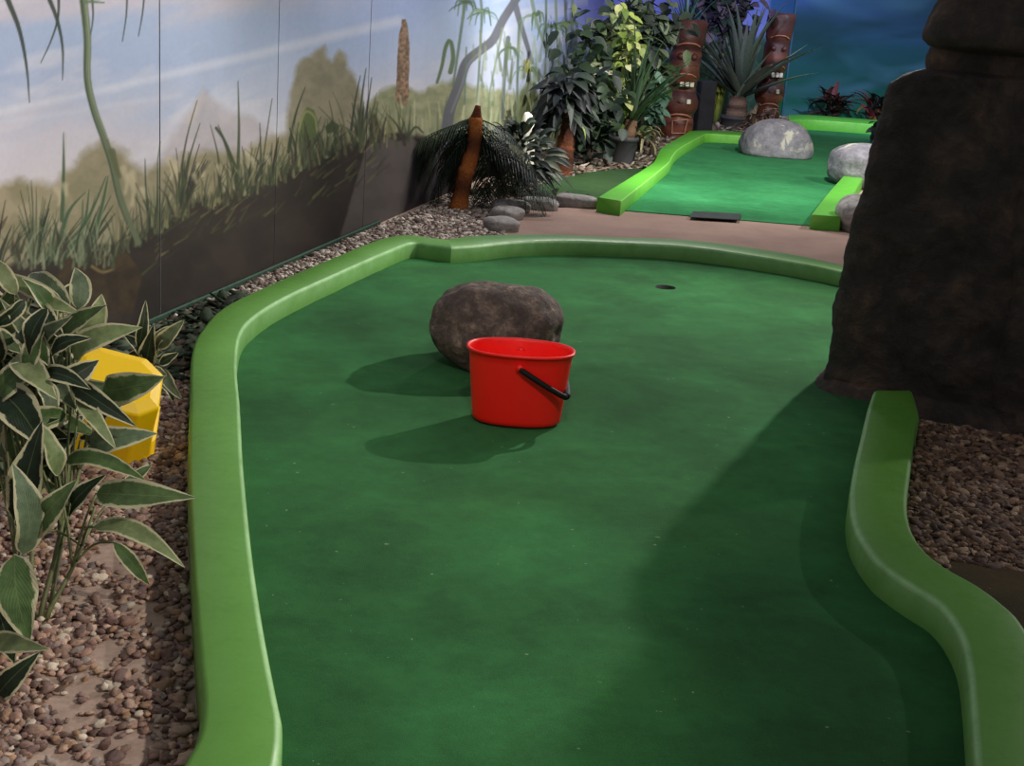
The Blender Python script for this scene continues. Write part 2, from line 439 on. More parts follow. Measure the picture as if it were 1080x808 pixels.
kerb('lime_kerb', [(832, 121), (850, 121), (880, 123), (931, 127), (985, 131)], [(832, 127), (851, 126.5), (880, 128), (931, 132), (985, 136)], MG2, 'lime green kerb across the far end of the far lane, below the dark mural wall', 30, top=.15, bev=.01)
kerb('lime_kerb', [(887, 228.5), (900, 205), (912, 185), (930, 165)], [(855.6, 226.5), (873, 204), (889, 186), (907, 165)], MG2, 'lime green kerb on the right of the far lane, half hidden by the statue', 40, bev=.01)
a = [G(x, y, CT) for x, y in ((731, 223.5), (782, 226), (779, 232.6), (727, 229.5))]
mb = MB(); mb.add([(p.x, p.y, CT) for p in a] + [(p.x, p.y, CT + .006) for p in a], [(4, 5, 6, 7), (0, 1, 5, 4), (1, 2, 6, 5), (2, 3, 7, 6), (3, 0, 4, 7)])
mt = mb.build('tee_mat', M_MAT, smooth=False, origin=(a[0].x, a[0].y, CT)); bevel(mt, .003)
tag(mt, 'small dark rubber tee mat at the near end of the far lane', 'mat')
# dull turf patch in the planting bed
TP = [(560, 212), (568, 196), (590, 188), (625, 181), (660, 178), (694, 178), (684, 186), (640, 208), (627, 209)]
tp = slab('turf_patch', [tuple(G(x, y, .012)[:2]) for x, y in TP], MC3, .014, 0, .2, wobble=.004, origin=(.5, 10, 0))
tag(tp, 'dull dark green turf patch between the edging stones and the grey pot', 'turf')

# ------------------------------------------------------------------ boulders and edging stones
def boulder(name, c, rad, mat, label, cat='boulder', seed=1, amp=.18, sub=5, rot=0, flat=.0, power=2.4, taper=0.0, group=None, ang=.5):
    """rounded stone resting on its flattened underside; c is the middle of its footprint"""
    import bmesh
    bm = bmesh.new(); bmesh.ops.create_icosphere(bm, subdivisions=sub, radius=1)
    rx, ry, rz = rad; Rm = Matrix.Rotation(rot, 3, 'Z')
    for v in bm.verts:
        p = v.co.normalized()
        k = (abs(p.x) ** power + abs(p.y) ** power + abs(p.z) ** power) ** (-1 / power)
        n = mnoise.noise(p * 1.3 + Vector((seed * 7.1, 0, 0))) * amp + mnoise.noise(p * 3.1 + Vector((0, seed * 3.3, 0))) * amp * .45 + mnoise.noise(p * 9 + Vector((0, 0, seed))) * amp * .12
        cell = mnoise.noise(Vector((round(p.x * 2), round(p.y * 2), round(p.z * 2))) + Vector((seed, 0, 0))) * amp * ang * .3
        q = p * k * (1 + n + cell)
        z = q.z * rz
        sc = 1 - taper * (q.z * .5 + .5)
        w = Rm @ Vector((q.x * rx * sc, q.y * ry * sc, z))
        v.co = w
    zmin = min(v.co.z for v in bm.verts); cut = -rz * (.75 - flat)
    for v in bm.verts:
        if v.co.z < cut: v.co.z = cut + (v.co.z - cut) * .03
    zm = min(v.co.z for v in bm.verts)
    for v in bm.verts: v.co.z -= zm
    me = bpy.data.meshes.new(name); bm.to_mesh(me); bm.free(); me.materials.append(mat); me.shade_smooth()
    ca = me.color_attributes.new('Col', 'FLOAT_COLOR', 'POINT')
    o = bpy.data.objects.new(name, me); COL.objects.link(o); o.location = c
    return tag(o, label, cat, group)

boulder('boulder', (-.075, 4.98, CT), (.24, .22, .186), M_ROCK, 'brown grey boulder on the dark carpet right behind the red bucket', seed=4, amp=.13, power=2.5, rot=-.1)
boulder('boulder', (2.62, 14.35, .018), (.455, .40, .25), M_ROCKG, 'domed pale grey boulder with cream patches on the far lane beside the yucca', seed=2, amp=.07, taper=.34, power=2.6, flat=.25)
boulder('boulder', (3.06, 12.1, .018), (.34, .30, .205), M_ROCKG, 'pale grey boulder on the far lane half hidden by the statue', seed=9, amp=.10, power=2.7)
boulder('rock', (2.36, 9.35, 0), (.17, .2, .14), M_EDGE, 'grey rock lying outside the right kerb end of the far lane', 'rock', seed=13, amp=.15, power=2.6)
ES = [(528, 245, .10, .11, .05, .5, 'grey edging stone lowest in the row, next to the near kerb'),
      (534, 233, .10, .10, .05, .9, 'grey edging stone at the corner of the path'),
      (538, 225, .13, .09, .05, .15, 'rounded grey edging stone at the left end of the straight row along the path'),
      (568, 222.5, .135, .08, .052, -.1, 'grey edging stone in the middle of the straight row along the path'),
      (608, 220, .15, .085, .054, -.1, 'grey edging stone at the right end of the row, next to the lime kerb')]
for i, (x, y, rx, ry, rz, rt, lb) in enumerate(ES):
    p = G(x, y, 0); boulder('edging_stone', (p.x, p.y + ry * .4, 0), (rx, ry, rz), M_EDGE, lb, 'stone', seed=20 + i, amp=.10, sub=4, rot=rt, power=3.4)
boulder('pale_rock', (AT(555, 150, 10.5).x, 10.5, 0), (.07, .08, .32), M_WHITE, 'pale upright stone against the mural behind the dark bush', 'rock', seed=31, amp=.12, sub=4)

# ------------------------------------------------------------------ bucket
def make_bucket():
    c = Vector((.022, 4.27, CT + .004)); h = .252
    t = thing('bucket', c, 'red oval plastic bucket with a black handle standing on the dark green carpet', 'bucket')
    n = 64; mb = MB()
    def oval(ax, ay, z, pw=2.35):
        r = []
        for k in range(n):
            a = k * 2 * PI / n; ca, sa = math.cos(a), math.sin(a)
            q = (abs(ca) ** pw + abs(sa) ** pw) ** (-1 / pw)
            spout = 1 + (.05 * math.exp(-((a - 1.62) / .18) ** 2) if z > h * .85 else 0)
            r.append(c + Vector((ca * q * ax, sa * q * ay * spout, z)))
        return r
    A = lambda z: .148 + .026 * (z / h); B = lambda z: .098 + .018 * (z / h)
    rows = [oval(.001, .001, .012), oval(A(0) - .02, B(0) - .02, .012), oval(A(0) - .02, B(0) - .02, 0), oval(A(0) - .008, B(0) - .008, 0), oval(A(0), B(0), .008)]
    for z in np.linspace(.02, h - .014, 10): rows.append(oval(A(z), B(z), z))
    rows += [oval(A(h) + .001, B(h) + .001, h - .012), oval(A(h) + .006, B(h) + .006, h - .009), oval(A(h) + .007, B(h) + .007, h - .002), oval(A(h) + .004, B(h) + .004, h), oval(A(h) - .002, B(h) - .002, h - .001)]
    for z in np.linspace(h - .01, .02, 8): rows.append(oval(A(z) - .003, B(z) - .003, z))
    rows += [oval(.001, .001, .015)]
    mb.grid(rows, close=True)
    mb.build('bucket_body', M_RED, t)
    zp = h - .042; y0 = B(zp) + .001
    for s in (-1, 1):
        e = MB(); e.tube([c + Vector((.0, s * (y0 - .004), zp)), c + Vector((.0, s * (y0 + .012), zp))], [.015, .011], n=16)
        e.build('ear', M_RED, t)
    # bail handle folded down over the right hand end
    pts = []
    dx, dz = .163, -.094
    yy = y0 + .012
    prof = [(0, -yy), (.25, -yy - .002), (.5, -yy), (.75, -yy + .006), (.9, -yy * .86), (.985, -yy * .6), (1.0, -yy * .3), (1.0, 0)]
    prof = prof + [(a, -b) for a, b in prof[-2::-1]]
    P = catmull([(a * dx, b, zp + a * dz) for a, b in prof], 60)
    hb = MB(); hb.tube([c + Vector(q) for q in P], .0075, n=10)
    h1 = hb.build('handle', M_BLACK, t, label='black wire handle hanging down to the right')
    gb = MB(); Q = P[20:40]; gb.tube([c + Vector(q) for q in Q], .0125, n=14); gb.build('grip', M_BLACK, h1)
    # handle visible on the front is a broad flat strap
    sb = MB(); sb.tube([c + Vector(q) + Vector((0, -.001, 0)) for q in P[1:22]], .0095, n=10); sb.build('strap', M_BLACK, h1)
make_bucket()

# ------------------------------------------------------------------ stone statue on the right
def make_statue():
    base = Vector((1.75, 4.75, 0))
    t = thing('stone_statue', base, 'towering dark carved stone statue with a blocky brow beside the right kerb', 'statue')
    ang = math.atan2(4.25 - 4.72, 1.73 - 1.12)      # front face runs from far left to near right
    e1 = Vector((math.cos(-.40), math.sin(-.40), 0)); e2 = Vector((-e1.y, e1.x, 0))
    def block(name, secs, seed, amp=.03, pw=5.0, nseg=180, label=None, rows_n=90):
        """secs: (z, left_x, right_x, front, back) in the statue's own frame"""
        S = catmull(secs, rows_n); rows = []
        for z, l, r, fr, bk in S:
            cx, cy = (l + r) / 2, (fr + bk) / 2; ax, ay = (r - l) / 2, (bk - fr) / 2; row = []
            for k in range(nseg):
                a = k * 2 * PI / nseg; ca, sa = math.cos(a), math.sin(a)
                q = (abs(ca) ** pw + abs(sa) ** pw) ** (-1 / pw)
                P = O + e1 * (cx + ca * q * ax) + e2 * (cy + sa * q * ay) + Vector((0, 0, z))
                d = (e1 * ca + e2 * sa)
                nn = mnoise.noise(P * 2.6 + Vector((seed, 0, 0))) + .6 * mnoise.noise(P * 7 + Vector((seed, 0, 0))) + .34 * mnoise.noise(P * 19) + .2 * mnoise.noise(P * 40)
                row.append(P + d * nn * amp)
            rows.append(row)
        mb = MB(); mb.grid(rows, close=True)
        for r_, fl_ in ((rows[0], 1), (rows[-1], 0)):
            c = sum(r_, Vector((0, 0, 0))) / len(r_); k = len(mb.v); m_ = len(r_)
            mid_ = [(c + (p - c) * .6 + Vector((0, 0, -.012 if fl_ else .012))) for p in r_]
            mb.add(list(r_) + mid_ + [c + Vector((0, 0, -.016 if fl_ else .016))],
                   [((j, m_ + j, m_ + (j + 1) % m_, (j + 1) % m_) if fl_ else (j, (j + 1) % m_, m_ + (j + 1) % m_, m_ + j)) for j in range(m_)] +
                   [((m_ + j, 2 * m_, m_ + (j + 1) % m_) if fl_ else (m_ + j, m_ + (j + 1) % m_, 2 * m_)) for j in range(m_)])
        return mb.build(name, M_STAT, t, label=label)
    O = G(864, 418, 0); O = Vector((O.x, O.y, 0))    # near left foot of the statue
    # left silhouette read along the front face
    def X(px, py):
        d = ray(px, py); n = e2; tt = (O - CAM).dot(n) / d.dot(n); P = CAM + d * tt
        return (P - O).dot(e1), P.z
    sil = [(858, 428), (864, 395), (871, 340), (880, 290), (889, 245), (900, 205), (912, 160), (922, 122), (930, 97), (940, 84), (957, 76)]
    secs = []
    for px, py in sil:
        x, z = X(px, py); secs.append((max(z, 0), x, .80 - .10 * z, .012 * z, .60 - .08 * z))
    secs.sort(key=lambda s: s[0]); secs[0] = (0.0,) + secs[0][1:]
    zt = secs[-1][0]
    secs.append((zt + .015, secs[-1][1] + .06, .60, .05, .48))
    block('torso', secs, 1.0, .026, 6.0)
    # carved arm standing proud of the right flank
    xa, _ = X(1066, 250)
    block('arm', [(0, xa + .02, 1.25, -.07, .52), (.5, xa - .005, 1.2, -.06, .52), (.85, xa - .02, 1.12, -.05, .5), (1.05, xa - .01, 1.08, -.03, .46), (zt - .03, xa + .03, 1.02, .02, .44)], 5.0, .03, 4.5, 80)
    xn, zn = X(974, 74); xn2, zn2 = X(972, 48)
    block('neck', [(zt - .03, xn - .0, .96, .05, .5), (zn2 - .04, xn2 + .005, .95, .045, .5), (zn2 + .03, xn2 + .03, .95, .05, .5)], 8.0, .018, 6.0, 80, rows_n=20)
    xh, zh = X(966, 38); xh2, zh2 = X(982, 2)
    block('head', [(zn2 - .012, xh + .07, .98, .03, .5), (zn2 + .006, xh + .02, 1.05, -.03, .55), (zh + .01, xh, 1.08, -.05, .56), (zh + .05, xh + .012, 1.06, -.045, .56), (zh2, xh2, 1.03, -.03, .55), (zh2 + .10, xh2 + .03, .98, 0, .52), (zh2 + .16, xh2 + .10, .92, .05, .46), (zh2 + .19, xh2 + .22, .82, .14, .38)], 12.0, .022, 4.5, 96)
    # shallow skirt of render where the statue meets the lane
    xs, _ = X(845, 425)
    block('plinth', [(0, xs - .0, .86, -.07, .66), (.03, xs + .02, .84, -.05, .64), (.07, xs + .07, .82, -.02, .62)], 3.0, .018, 5.0, 96, rows_n=12)
make_statue()

# ------------------------------------------------------------------ walls with painted mural
WL = [(-2.32, 1.5), (.74, 16.0), (3.85, 20.95)]
WH = 3.2
def wallpt(s):
    d = 0
    for (x0, y0), (x1, y1) in zip(WL, WL[1:]):
        L = math.hypot(x1 - x0, y1 - y0)
        if s <= d + L + 1e-9 or (x1, y1) == WL[-1]:
            k = (s - d) / L; return x0 + (x1 - x0) * k, y0 + (y1 - y0) * k
        d += L
LS = sum(math.hypot(b[0] - a[0], b[1] - a[1]) for a, b in zip(WL, WL[1:]))
L1 = math.hypot(WL[1][0] - WL[0][0], WL[1][1] - WL[0][1])
sg = [0.0]
while sg[-1] < LS:
    x, y = wallpt(sg[-1]); sg.append(sg[-1] + (.05 if y < 3.3 else .0014 * y if y < 9 else .0019 * y))
sg[-1] = LS
sg = sorted(sg + [L1])
zg = list(np.arange(0, 1.85, .0055)) + [1.87, 1.9, 1.95, 2.2, 2.6, WH]
NS, NZ = len(sg), len(zg)
xy = np.array([wallpt(s) for s in sg]); zz = np.array(zg)
Xw = np.repeat(xy[:, 0][:, None], NZ, 1); Yw = np.repeat(xy[:, 1][:, None], NZ, 1); Zw = np.repeat(zz[None], NS, 0)
def proj(X, Y, Z):
    q = [X - CAM.x, Y - CAM.y, Z - CAM.z]
    w = sum(q[i] * FW[i] for i in range(3)); u = sum(q[i] * CR[i] for i in range(3)); v = sum(q[i] * CU[i] for i in range(3))
    return 540 + FPX * u / w, 404 - FPX * v / w
U_, V_ = proj(Xw, Yw, Zw)      # where the painter's sketch lines fall on the wall
UMIN, UMAX = U_.min(1), U_.max(1)
def nz2(x, y, s): # smooth value noise on arrays
    xi = np.floor(x * s).astype(int); yi = np.floor(y * s).astype(int); fx = x * s - xi; fy = y * s - yi
    fx = fx * fx * (3 - 2 * fx); fy = fy * fy * (3 - 2 * fy)
    h = lambda a, b: (np.sin(a * 127.1 + b * 311.7 + s * 17) * 43758.5453) % 1.0
    return (h(xi, yi) * (1 - fx) + h(xi + 1, yi) * fx) * (1 - fy) + (h(xi, yi + 1) * (1 - fx) + h(xi + 1, yi + 1) * fx) * fy
def fbm(x, y, s): return .5 * nz2(x, y, s) + .27 * nz2(x, y, s * 2.1) + .15 * nz2(x, y, s * 4.3) + .08 * nz2(x, y, s * 9)
IMG = np.zeros((NS, NZ, 3))
def c3(r, g_, b): return np.array([r, g_, b], float)
def interp_cols(t, stops):
    ts = [s[0] for s in stops]; return np.stack([np.interp(t, ts, [s[1][k] for s in stops]) for k in range(3)], -1)
def blend(mask, col, sl=slice(None)):
    m = np.clip(mask, 0, 1)[..., None]; IMG[sl] = IMG[sl] * (1 - m) + (col if isinstance(col, np.ndarray) and col.ndim > 1 else np.array(col, float)) * m
# sky
wv = fbm(U_ * .6 + V_ * .5, V_ * 1.0 + U_ * .22, 1 / 42.)
tt = V_ + (wv - .5) * 70 + U_ * .05 * 1.0
left = interp_cols(tt, [(-60, c3(186, 178, 190)), (12, c3(188, 180, 192)), (38, c3(150, 168, 202)), (75, c3(150, 166, 200)), (112, c3(168, 176, 200)), (150, c3(192, 184, 194)), (210, c3(196, 186, 190)), (280, c3(180, 172, 170))])
right = interp_cols(tt, [(-60, c3(140, 158, 205)), (20, c3(138, 160, 208)), (70, c3(160, 178, 212)), (130, c3(190, 192, 212)), (200, c3(190, 190, 200))])
far = interp_cols(V_, [(-40, c3(84, 92, 190)), (30, c3(128, 132, 214)), (70, c3(130, 140, 190)), (130, c3(90, 110, 110))])
k1 = np.clip((U_ - 260) / 160, 0, 1)[..., None]; k2 = np.clip((U_ - 570) / 60, 0, 1)[..., None]
IMG = left * (1 - k1) + right * k1; IMG = IMG * (1 - k2) + far * k2
IMG = np.where((U_ < 560)[..., None], IMG * .72 + c3(186, 184, 196) * .28, IMG); cl = fbm(U_ + V_ * .6, V_ * 2.6 + U_ * .5, 1 / 95.); blend(np.clip((cl - .55) * 3.2, 0, .5) * (U_ < 620), c3(208, 202, 208))
def cols(u0, u1): return (UMAX > u0) & (UMIN < u1)
def poly(pts, col, alpha=1.0, soft=2.0, rough=0.0, rs=1 / 14.):
    """soft-edged painted area"""
    xs = [p[0] for p in pts]; ci = np.where(cols(min(xs) - 20, max(xs) + 20))[0]
    if len(ci) == 0: return
    sl = slice(ci[0], ci[-1] + 1); u, v = U_[sl], V_[sl]
    if rough: 
        u = u + (fbm(u, v, rs) - .5) * 2 * rough; v = v + (fbm(u + 300, v + 90, rs) - .5) * 2 * rough
    dmin = np.full(u.shape, 1e9)
    for (x1, y1), (x2, y2) in zip(pts, pts[1:] + pts[:1]):
        dx, dy = x2 - x1, y2 - y1; L = dx * dx + dy * dy + 1e-9
        t = np.clip(((u - x1) * dx + (v - y1) * dy) / L, 0, 1)
        dmin = np.minimum(dmin, np.hypot(u - x1 - t * dx, v - y1 - t * dy))
    sd = np.where(inpoly(u, v, pts), dmin, -dmin)
    blend(np.clip(sd / soft + .5, 0, 1) * alpha, col(u, v) if callable(col) else col, sl)
def stroke(pts, w0, w1, col, alpha=.9, soft=1.0):
    P = catmull(pts, max(6, 4 * len(pts))) if len(pts) > 2 else np.linspace(pts[0], pts[1], 8)
    mw = max(w0, w1) + 3; ci = np.where(cols(P[:, 0].min() - mw, P[:, 0].max() + mw))[0]
    if len(ci) == 0: return
    sl = slice(ci[0], ci[-1] + 1); u, v = U_[sl], V_[sl]; best = np.full(u.shape, -1e9); n = len(P)
    for i in range(n - 1):
        (x1, y1), (x2, y2) = P[i], P[i + 1]; dx, dy = x2 - x1, y2 - y1; L = dx * dx + dy * dy + 1e-9
        t = np.clip(((u - x1) * dx + (v - y1) * dy) / L, 0, 1)
        w = (w0 + (w1 - w0) * (i + t) / (n - 1)) / 2
        best = np.maximum(best, w - np.hypot(u - x1 - t * dx, v - y1 - t * dy))
    blend(np.clip(best / soft + .5, 0, 1) * alpha, np.array(col, float), sl)
def two(c1, c2, s=1 / 20.):
    def f(u, v):
        k = np.clip((fbm(u, v, s) - .3) * 2.5, 0, 1)[..., None]; return np.array(c1, float) * (1 - k) + np.array(c2, float) * k
    return f
R_ = random.Random(3)
# vapour streaks
stroke([(-20, 122), (120, 92), (300, 50), (420, 22)], 6, 10, c3(205, 204, 214), .55, 6)
stroke([(-20, 132), (90, 116), (190, 100)], 3, 5, c3(200, 198, 208), .4, 5)
# distant hills and mountain
poly([(150, 200), (190, 130), (203, 112), (215, 94), (228, 106), (245, 118), (270, 126), (300, 150), (320, 200)], two(c3(172, 160, 164), c3(156, 146, 150)), .62, 9, 3)
stroke([(214, 98), (206, 118), (200, 128)], 3, 8, c3(196, 180, 172), .5, 5)
poly([(-900, 330), (-700, 260), (-500, 290), (-380, 240), (-250, 262), (-160, 214), (-80, 228), (-30, 205), (20, 190), (60, 195), (78, 175), (96, 155), (112, 150), (128, 158), (150, 180), (175, 170), (210, 160), (260, 158), (300, 140), (340, 150), (420, 125), (430, 300), (-30, 320), (-900, 800)], two(c3(146, 134, 108), c3(124, 116, 88)), .93, 12, 6)
poly([(300, 190), (304, 120), (308, 92), (313, 70), (320, 62), (327, 60), (334, 53), (343, 47), (345, 60), (352, 66), (357, 51), (364, 58), (366, 70), (374, 78), (380, 100), (388, 130), (392, 190)], two(c3(142, 130, 104), c3(122, 114, 88), 1 / 12.), .88, 6, 3)
for (x, y, l) in [(130, 178, 26), (137, 186, 30), (178, 168, 20), (60, 200, 16), (184, 178, 22), (210, 176, 14), (262, 160, 16)]:
    stroke([(x, y), (x + 4, y + l * .5), (x + 2, y + l)], 7, 3, c3(186, 172, 142), .6, 3)
# pale reeds and grassland, tower
poly([(385, 200), (388, 108), (400, 96), (416, 88), (440, 96), (460, 90), (486, 84), (520, 96), (590, 100), (600, 260), (385, 260)], two(c3(150, 148, 112), c3(120, 124, 88), 1 / 9.), .9, 6, 5)
poly([(417, 104), (419, 60), (421, 38), (424, 20), (428, 20), (431, 40), (432, 70), (431, 100), (428, 112), (420, 110)], two(c3(156, 124, 98), c3(96, 74, 58), 1 / 3.), .95, 1.2, 1.2)
for _ in range(90):
    x = R_.uniform(388, 600); y = R_.uniform(98, 150); l = R_.uniform(10, 28)
    stroke([(x, y + l), (x + R_.uniform(-3, 5), y)], 2.5, 1, R_.choice([c3(188, 182, 148), c3(168, 164, 122), c3(108, 116, 78), c3(92, 104, 72)]), .65, 1.5)
# dark earth in front
poly([(-900, 520), (-600, 440), (-400, 390), (-250, 345), (-160, 325), (-60, 296), (0, 284), (50, 268), (70, 262), (98, 256), (130, 262), (140, 250), (165, 238), (200, 212), (228, 204), (262, 200), (280, 190), (305, 178), (340, 158), (372, 150), (395, 142), (430, 140), (470, 150), (560, 160), (640, 150), (640, 460), (-900, 1500)], two(c3(36, 30, 26), c3(52, 43, 38), 1 / 40.), .97, 5, 5)
poly([(62, 285), (70, 266), (90, 258), (112, 258), (136, 268), (150, 290), (140, 330), (60, 330)], two(c3(72, 58, 38), c3(50, 40, 30), 1 / 12.), .9, 3, 1)
stroke([(97, 281), (108, 287), (120, 284)], 3, 2, c3(150, 128, 80), .7, 2)
poly([(355, 262), (366, 225), (376, 190), (384, 160), (392, 146), (402, 141), (418, 143), (433, 142), (440, 150), (434, 180), (428, 215), (418, 260)], two(c3(92, 84, 80), c3(82, 75, 72), 1 / 18.), .9, 2.5, 1)
stroke([(396, 144), (402, 141), (414, 142)], 2, 1, c3(170, 160, 110), .6, 1.5)
poly([(428, 240), (430, 190), (436, 160), (446, 146), (458, 146), (470, 160), (480, 240)], two(c3(52, 48, 52), c3(64, 58, 62), 1 / 12.), .9, 3, 1)
# fine brush marks in the earth
for _ in range(130):
    x = R_.uniform(150, 400); y = R_.uniform(0, 1); yb = np.interp(x, [150, 200, 300, 400], [250, 215, 185, 150]) + y * 40
    l = R_.uniform(8, 22); a = R_.uniform(.5, 1.1)
    stroke([(x, yb), (x + l * math.cos(a), yb - l * math.sin(a))], R_.uniform(1.5, 3), .8, R_.choice([c3(96, 92, 58), c3(120, 112, 76), c3(70, 82, 48), c3(58, 62, 44), c3(50, 44, 38), c3(60, 50, 42)]), R_.uniform(.35, .7), 1.5)
# blade tufts
def tuft(cx, cy, n, spread, h0, h1, cs, w=(2, 3.5), lean=0.0, al=.85):
    for _ in range(n):
        a = R_.uniform(-1, 1); h = R_.uniform(h0, h1) * (1 - .35 * abs(a)); bx = cx + a * spread * .25
        tx = cx + a * spread + lean * h; ty = cy - h
        stroke([(bx, cy + R_.uniform(-4, 6)), ((bx + tx) / 2 - a * spread * .12, (cy + ty) / 2), (tx, ty)], R_.uniform(*w), .6, R_.choice(cs), al, 1.1)
GR = [c3(54, 64, 46), c3(92, 102, 76), c3(38, 46, 36), c3(132, 136, 108), c3(70, 82, 56), c3(44, 50, 40)]
DK = [c3(44, 44, 40), c3(56, 58, 48), c3(36, 36, 34), c3(70, 64, 52)]
tuft(38, 272, 34, 22, 40, 95, GR); tuft(52, 275, 14, 30, 30, 70, GR, lean=.3)
tuft(85, 272, 18, 26, 30, 80, GR, (3, 7), .3)
for pts, w in [([(66, 232), (67, 190), (67, 140)], 6), ([(62, 268), (72, 225), (90, 203)], 9), ([(70, 270), (88, 240), (94, 200)], 7), ([(66, 262), (90, 236), (112, 186)], 6), ([(95, 262), (106, 225), (114, 186)], 9)]:
    stroke(pts, w, .8, c3(66, 82, 60), .9, 1.3); stroke([(x + 2, y) for x, y in pts], w * .25, .5, c3(140, 148, 112), .6, 1)
stroke([(0, 240), (4, 234), (8, 228)], 6, 1, c3(80, 60, 48), .7); stroke([(0, 280), (4, 262), (8, 250)], 6, 1, c3(80, 56, 44), .7)
tuft(165, 240, 16, 26, 30, 70, DK + GR, (1.5, 3)); tuft(192, 215, 26, 24, 30, 80, DK, (1.5, 3.5), .15)
for pts, w in [([(186, 215), (196, 150), (208, 106)], 3), ([(188, 212), (200, 165), (211, 130)], 3.5), ([(168, 250), (166, 180), (169, 150)], 2), ([(158, 240), (154, 200), (153, 168)], 3),
               ([(250, 200), (252, 140), (251, 86)], 4.5), ([(228, 135), (240, 155), (252, 192)], 3), ([(252, 196), (244, 168), (230, 132)], 9), ([(232, 200), (230, 165), (222, 132)], 3), ([(274, 200), (280, 150), (287, 104)], 2), ([(276, 198), (275, 160), (274, 130)], 3),
               ([(304, 160), (312, 120), (322, 92)], 4), ([(378, 140), (382, 100), (386, 72)], 4), ([(384, 145), (388, 110), (392, 82)], 3), ([(370, 140), (374, 110), (380, 80)], 3)]:
    stroke(pts, w, .7, R_.choice([c3(46, 56, 40), c3(58, 66, 44)]), .85, 1.1)
tuft(262, 200, 26, 24, 20, 60, GR, (1.5, 3), .2); tuft(285, 190, 20, 22, 20, 50, GR + [c3(150, 142, 92)], (1.5, 3), .3)
tuft(318, 175, 30, 24, 25, 62, GR, (2, 4), .2); tuft(345, 160, 20, 20, 15, 45, GR, (2, 4), .1); tuft(380, 148, 22, 16, 20, 60, DK + GR, (1.5, 3), .1)
poly([(314, 142), (318, 122), (324, 113), (331, 116), (336, 130), (332, 146), (322, 150)], c3(84, 96, 56), .9, 2); stroke([(314, 140), (322, 118), (332, 124), (334, 140)], 3, 2, c3(150, 150, 100), .7, 1.5)
poly([(343, 134), (350, 127), (358, 132), (356, 146), (346, 146)], c3(58, 70, 44), .9, 2); poly([(345, 142), (352, 139), (355, 144), (349, 148)], c3(166, 164, 128), .8, 2)
poly([(390, 140), (392, 122), (396, 120), (402, 138), (400, 148), (392, 148)], c3(64, 54, 36), .9, 1.5); poly([(404, 144), (410, 140), (424, 141), (432, 146), (420, 149)], c3(44, 38, 32), .9, 2)
stroke([(428, 148), (438, 134), (446, 140)], 3, 2, c3(60, 62, 44), .8); 
for _ in range(330):
    x = R_.uniform(120, 432); yb = np.interp(x, [120, 150, 200, 250, 300, 340, 400, 432], [262, 248, 216, 202, 182, 160, 146, 144]) + R_.uniform(-4, 12)
    l = R_.uniform(8, 40) * (1.4 if R_.random() < .15 else 1); a = R_.gauss(0, .3)
    stroke([(x, yb), (x + a * l * .4, yb - l * .6), (x + a * l, yb - l)], R_.uniform(1.5, 4), .5, R_.choice([c3(46, 44, 36), c3(58, 58, 44), c3(84, 86, 62), c3(112, 110, 80), c3(60, 68, 46), c3(140, 132, 96), c3(52, 46, 38), c3(74, 80, 56)]), R_.uniform(.45, .85), 1.4)
for _ in range(120):
    x = R_.uniform(10, 120); yb = R_.uniform(262, 284); l = R_.uniform(10, 34); a = R_.gauss(.1, .45)
    stroke([(x, yb), (x + a * l * .4, yb - l * .6), (x + a * l, yb - l)], R_.uniform(2, 4), .6, R_.choice([c3(46, 50, 38), c3(70, 80, 58), c3(104, 112, 88), c3(56, 50, 40), c3(130, 134, 108)]), R_.uniform(.5, .8), 1.4)
for (x, y, r_) in [(140, 182, 9), (186, 172, 8), (205, 185, 7), (266, 168, 7), (68, 196, 9), (150, 200, 8), (230, 176, 7), (282, 166, 6)]:
    stroke([(x, y), (x + 2, y + r_)], r_ * .8, r_ * .4, c3(190, 176, 146), .6, 4)
for cx_ in range(-620, 0, 34):
    tuft(cx_, float(np.interp(cx_, [-900, -600, -400, -250, -60, 0], [520, 440, 390, 345, 296, 284])), 14, 26, 30, 95, GR + DK, (2, 6), .1)
# hanging blades and the long vine
for pts, w in [([(-16, -130), (-8, -50), (6, -6), (20, 30), (28, 70), (31, 108)], 7), ([(20, -120), (38, -40), (50, -6), (60, 20), (66, 50), (66, 84)], 6), ([(60, -110), (63, -40), (62, -6), (61, 20), (53, 45), (43, 66)], 3.5), ([(128, -120), (134, -40), (134, -4), (133, 18), (129, 44)], 2.6), ([(158, -110), (154, -40), (152, -4), (150, 16), (146, 38)], 2.6), ([(90, -100), (95, -40), (97, -5), (98, 20), (94, 44)], 3)]:
    stroke(pts, w * 1.7, .8, c3(50, 58, 50), .9, 1.1)
stroke([(80, -170), (82, -80), (87, -10), (92, 40), (92, 82), (99, 115), (110, 145), (118, 170), (126, 205), (136, 232), (146, 256)], 10, 6, c3(96, 104, 80), .95, 1.5)
stroke([(118, 160), (122, 175), (126, 186)], 8, 4, c3(88, 92, 64), .9, 2); stroke([(90, 30), (91, 60), (90, 85)], 3, 2, c3(140, 146, 122), .5, 1.5)
stroke([(78, -170), (80, -80), (85, -10), (90, 40), (90, 84), (97, 118), (108, 150), (116, 175), (124, 210), (134, 236)], 2.5, 1.5, c3(52, 66, 50), .8, 1.3)
stroke([(89, -10), (94, 40), (94, 84), (101, 115), (113, 146)], 2, 1.2, c3(146, 160, 128), .6, 1.2); stroke([(90, 2), (104, 2), (110, 3)], 4, 1, c3(92, 112, 84), .9)
